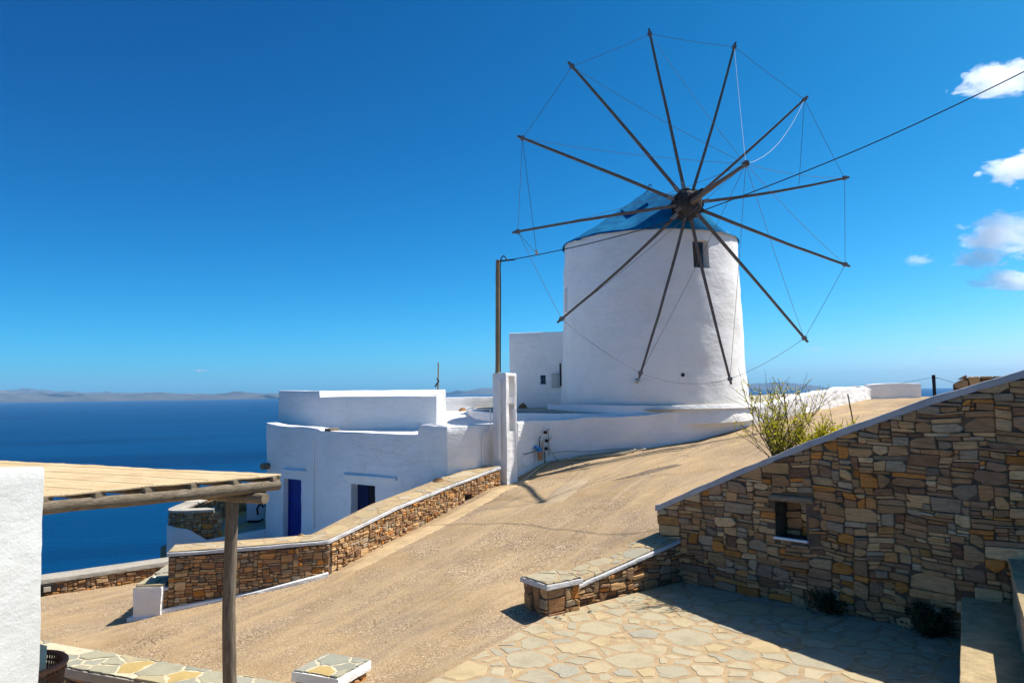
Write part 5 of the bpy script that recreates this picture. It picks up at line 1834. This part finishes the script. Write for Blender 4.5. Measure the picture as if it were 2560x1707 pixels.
for j in range(nvv - 1):
    mf.append((j, nb_ + j, nb_ + j + 1, j + 1))
reed = obj('reed_mat', mv, mf, REED, perg)
for k in range(6):
    w_ = .08 + k * .16
    pts = []
    for s in np.linspace(0, 1, 24):
        p = A_ + (B_ - A_) * w_ + (D_ - A_) * s
        pts.append((p[0], p[1], -.885 + .003 * math.cos((w_ - .02) / .91 * 7 * 2 * math.pi) + .03 * s + .012))
    tube('tie_wire', pts, .0022, REED, reed, 4)

# wicker tub chair with cushion
ch = thing('wicker_chair', (-5.05, 8.1, -3.62), 'dark wicker chair half hidden by the white wall, bottom left', 'chair')
cx, cy = -5.13, 8.12
def shell(a_, h): return (cx + math.cos(a_) * (.36 + .06 * h), cy + math.sin(a_) * (.36 + .06 * h), -3.62 + .40 + h * .46)
angs = np.linspace(R(-75), R(200), 64)
V, F = [], []
for k in range(0, 64):
    pts = [shell(angs[k], h) for h in np.linspace(0, 1, 6)]
    v, f = tube_data(pts, .010, 4)
    b0_ = len(V); V += v; F += [tuple(i + b0_ for i in q) for q in f]
o = obj('woven_strands', V, F, WICKER, ch); o['kind'] = 'stuff'
for h in (.2, .55, .85):
    tube('weave_band', [tuple(np.array(shell(a_, h)) + .012 * math.cos(i * math.pi) * np.array((math.cos(a_), math.sin(a_), 0))) for i, a_ in enumerate(angs)], .012, WICKER, ch, 5)
tube('rim', [shell(a_, 1.0) for a_ in angs], .028, mat_wood('wicker_rim', (.16, .085, .06), (.30, .18, .13), (4, 4, 4), 14), ch, 8)
v, f = tube_data([(cx, cy, -3.62 + .34), (cx, cy, -3.62 + .42)], [.40, .40], 24)
obj('seat', v, f, WICKER, ch)
for a_ in (45, 135, 225, 315):
    tube('leg', [(cx + .3 * math.cos(R(a_)), cy + .3 * math.sin(R(a_)), -3.62), (cx + .27 * math.cos(R(a_)), cy + .27 * math.sin(R(a_)), -3.26)], .025, WICKER, ch, 8)
cu = thing('cushion', (-5.0, 8.25, -3.2), 'mint green cushion leaning in the wicker chair', 'cushion')
cvv, cff = [], []
for i in range(13):
    for j in range(13):
        a_, b_ = i / 6 - 1, j / 6 - 1
        th_ = .075 * (max(0, (1 - a_ ** 4)) * max(0, (1 - b_ ** 4))) ** .5
        cvv.append((a_, b_, th_)); 
n1 = len(cvv)
cvv += [(a_, b_, -c_) for a_, b_, c_ in cvv]
for i in range(12):
    for j in range(12):
        q = i * 13 + j
        cff.append((q, q + 13, q + 14, q + 1)); cff.append((n1 + q, n1 + q + 1, n1 + q + 14, n1 + q + 13))
cvv = [(-5.13 + a_ * .20 - b_ * .03, 8.25 + c_ + b_ * .06, -2.77 + b_ * .20 - a_ * .05) for a_, b_, c_ in cvv]
obj('cover', cvv, cff, CUSHION, cu, True)

# ------------------------------------------------------------------ plants
def shrub(name, base, label, seed, nst, height, spread_, lean, leafm, leaf, ndens, zdens=(.0, .8)):
    rng = random.Random(seed)
    t = thing(name, base, label, 'plant')
    b = np.array(base)
    V, F, LV, LF = [], [], [], []
    for s in range(nst):
        a_ = rng.uniform(0, 2 * math.pi)
        out = spread_ * rng.random() ** .6
        top = np.array((math.cos(a_) * out + lean[0] * rng.random(), math.sin(a_) * out * .6 + lean[1] * rng.random(), height * rng.uniform(.45, 1.0) * (1 - .25 * out / max(spread_, .01))))
        p0 = b + np.array((rng.uniform(-.09, .09), rng.uniform(-.07, .07), -.05))
        pts = []
        for k in range(7):
            q = k / 6
            bend = np.array((top[0] * q ** 1.3, top[1] * q ** 1.3, top[2] * q))
            wob = np.array((rng.gauss(0, .012), rng.gauss(0, .012), 0)) * k
            pts.append(p0 + bend + wob)
        v, f = tube_data([tuple(p) for p in pts], list(np.linspace(.009, .003, 7)), 4)
        o_ = len(V); V += v; F += [tuple(i + o_ for i in q) for q in f]
        twigs = [pts]
        for _ in range(rng.randint(2, 5)):
            k = rng.randint(1, 5)
            d_ = np.array((rng.gauss(0, .8), rng.gauss(0, .8), rng.uniform(.8, 2.2))); d_ /= np.linalg.norm(d_)
            L = rng.uniform(.12, .34) * height
            tw = [pts[k], pts[k] + d_ * L * .5 + np.array((0, 0, .02)), pts[k] + d_ * L + np.array((rng.gauss(0, .02), 0, .05))]
            v, f = tube_data([tuple(p) for p in tw], [.005, .004, .002], 3)
            o_ = len(V); V += v; F += [tuple(i + o_ for i in q) for q in f]
            twigs.append(tw)
            if rng.random() < .6:
                for _ in range(2):
                    d2 = d_ + np.array((rng.gauss(0, .5), rng.gauss(0, .5), rng.gauss(.2, .3)))
                    tw2 = [tw[1], tw[1] + d2 * L * .3, tw[1] + d2 * L * .5]
                    v, f = tube_data([tuple(p) for p in tw2], [.0035, .003, .002], 3)
                    o_ = len(V); V += v; F += [tuple(i + o_ for i in q) for q in f]
                    twigs.append(tw2)
        for tw in twigs:
            for _ in range(ndens):
                k = rng.randint(0, len(tw) - 2)
                q = rng.random()
                p = np.array(tw[k]) * (1 - q) + np.array(tw[k + 1]) * q
                hrel = (p[2] - b[2]) / height
                if not (zdens[0] <= hrel) or rng.random() < max(0, (hrel - zdens[1] * .55) / (zdens[1] * .45)): continue
                d_ = np.array((rng.gauss(0, 1), rng.gauss(0, 1), rng.gauss(.3, .7))); d_ /= np.linalg.norm(d_)
                e_ = np.cross(d_, (rng.gauss(0, 1), rng.gauss(0, 1), rng.gauss(0, 1))); e_ /= np.linalg.norm(e_) + 1e-9
                l_ = leaf * rng.uniform(.6, 1.4)
                o_ = len(LV)
                LV += [tuple(p), tuple(p + d_ * l_ * .5 + e_ * l_ * .22), tuple(p + d_ * l_), tuple(p + d_ * l_ * .5 - e_ * l_ * .22)]
                LF.append((o_, o_ + 1, o_ + 2, o_ + 3))
    o = obj('stems', V, F, STEM, t); o['kind'] = 'stuff'
    if LV:
        o = obj('foliage', LV, LF, leafm, t); o['kind'] = 'stuff'
    return t


shrub('tall_shrub', (4.02, 11.62, -1.24), 'tall airy shrub with yellow-green leaves behind the sloping coping', 401, 40, 1.72, .95, (.25, .2), LEAF_YELLOW, .038, 11, (.02, .85))
shrub('tall_shrub', (4.40, 11.40, -1.18), 'leaning yellow-green shrub hanging over the coping right of the tall one', 402, 34, .95, .6, (.95, -.1), LEAF_YELLOW, .042, 12, (.02, 1.0))
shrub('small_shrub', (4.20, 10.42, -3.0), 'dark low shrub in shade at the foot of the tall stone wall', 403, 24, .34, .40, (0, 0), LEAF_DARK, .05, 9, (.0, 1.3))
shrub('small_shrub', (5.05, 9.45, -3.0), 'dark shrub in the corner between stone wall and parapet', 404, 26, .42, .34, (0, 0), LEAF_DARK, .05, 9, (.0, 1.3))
shrub('weed', (.90, 11.72, -2.84), 'little green weed behind the low patio wall', 405, 8, .16, .13, (0, 0), mat_leaf('weed_leaf', (.05, .12, .02), (.12, .2, .05)), .04, 8, (.0, 1.3))
dw = thing('dry_tuft', (5.35, 11.9, -1.05), 'small orange-brown dry tuft on the road edge by the coping', 'plant')
rngd = random.Random(8)
V, F = [], []
for k in range(160):
    d_ = np.array((rngd.gauss(0, 1), rngd.gauss(0, 1), abs(rngd.gauss(0, 1)))); d_ /= np.linalg.norm(d_)
    p = np.array((5.30, 11.9, -.80)) + d_ * np.array((.11, .09, .07)) * rngd.random() ** .3
    e_ = np.cross(d_, (rngd.gauss(0, 1), rngd.gauss(0, 1), 1)); e_ /= np.linalg.norm(e_)
    o_ = len(V)
    V += [tuple(p), tuple(p + d_ * .03 + e_ * .012), tuple(p + d_ * .05), tuple(p + d_ * .03 - e_ * .012)]
    F.append((o_, o_ + 1, o_ + 2, o_ + 3))
o = obj('foliage', V, F, mat_leaf('rust_leaf', (.22, .09, .02), (.35, .17, .04)), dw); o['kind'] = 'stuff'
tube('stem', [(5.30, 11.9, -1.3), (5.30, 11.9, -.76)], .01, STEM, dw, 5)

# fence rods and far poles
for (a_, b_, lab) in (((6.09, 14, -.13), (6.33, 14, -1.7), 'thin leaning iron rod standing by the road beyond the shrub'), ((4.75, 13.5, -.1), (4.9, 13.4, -1.9), 'short dark iron rod behind the tall shrub')):
    tag(tube('iron_rod', [b_, a_], .012, IRON, None, 6), lab, 'rod')
pl = thing('utility_pole', (21.9, 40, -4), 'dark utility pole on the horizon right of the far white wall', 'pole')
bark_tube('pole', [(22.0, 40, -7), (21.9, 40, .55)], [.10, .085], mat_simple('tarred_pole', (.03, .028, .028), .8), pl, n=12)
tube('crossbar', [(21.78, 40, .40), (22.08, 40, .40)], .022, IRON, pl, 6)
tube('line_wire', sag((21.7, 40, .40), (4, 44, .9), 1.0, 20), .012, CABLE, pl, 4)
tube('line_wire', sag((22.1, 40, .40), (27.5, 41, -.75), .1, 12), .012, CABLE, pl, 4)
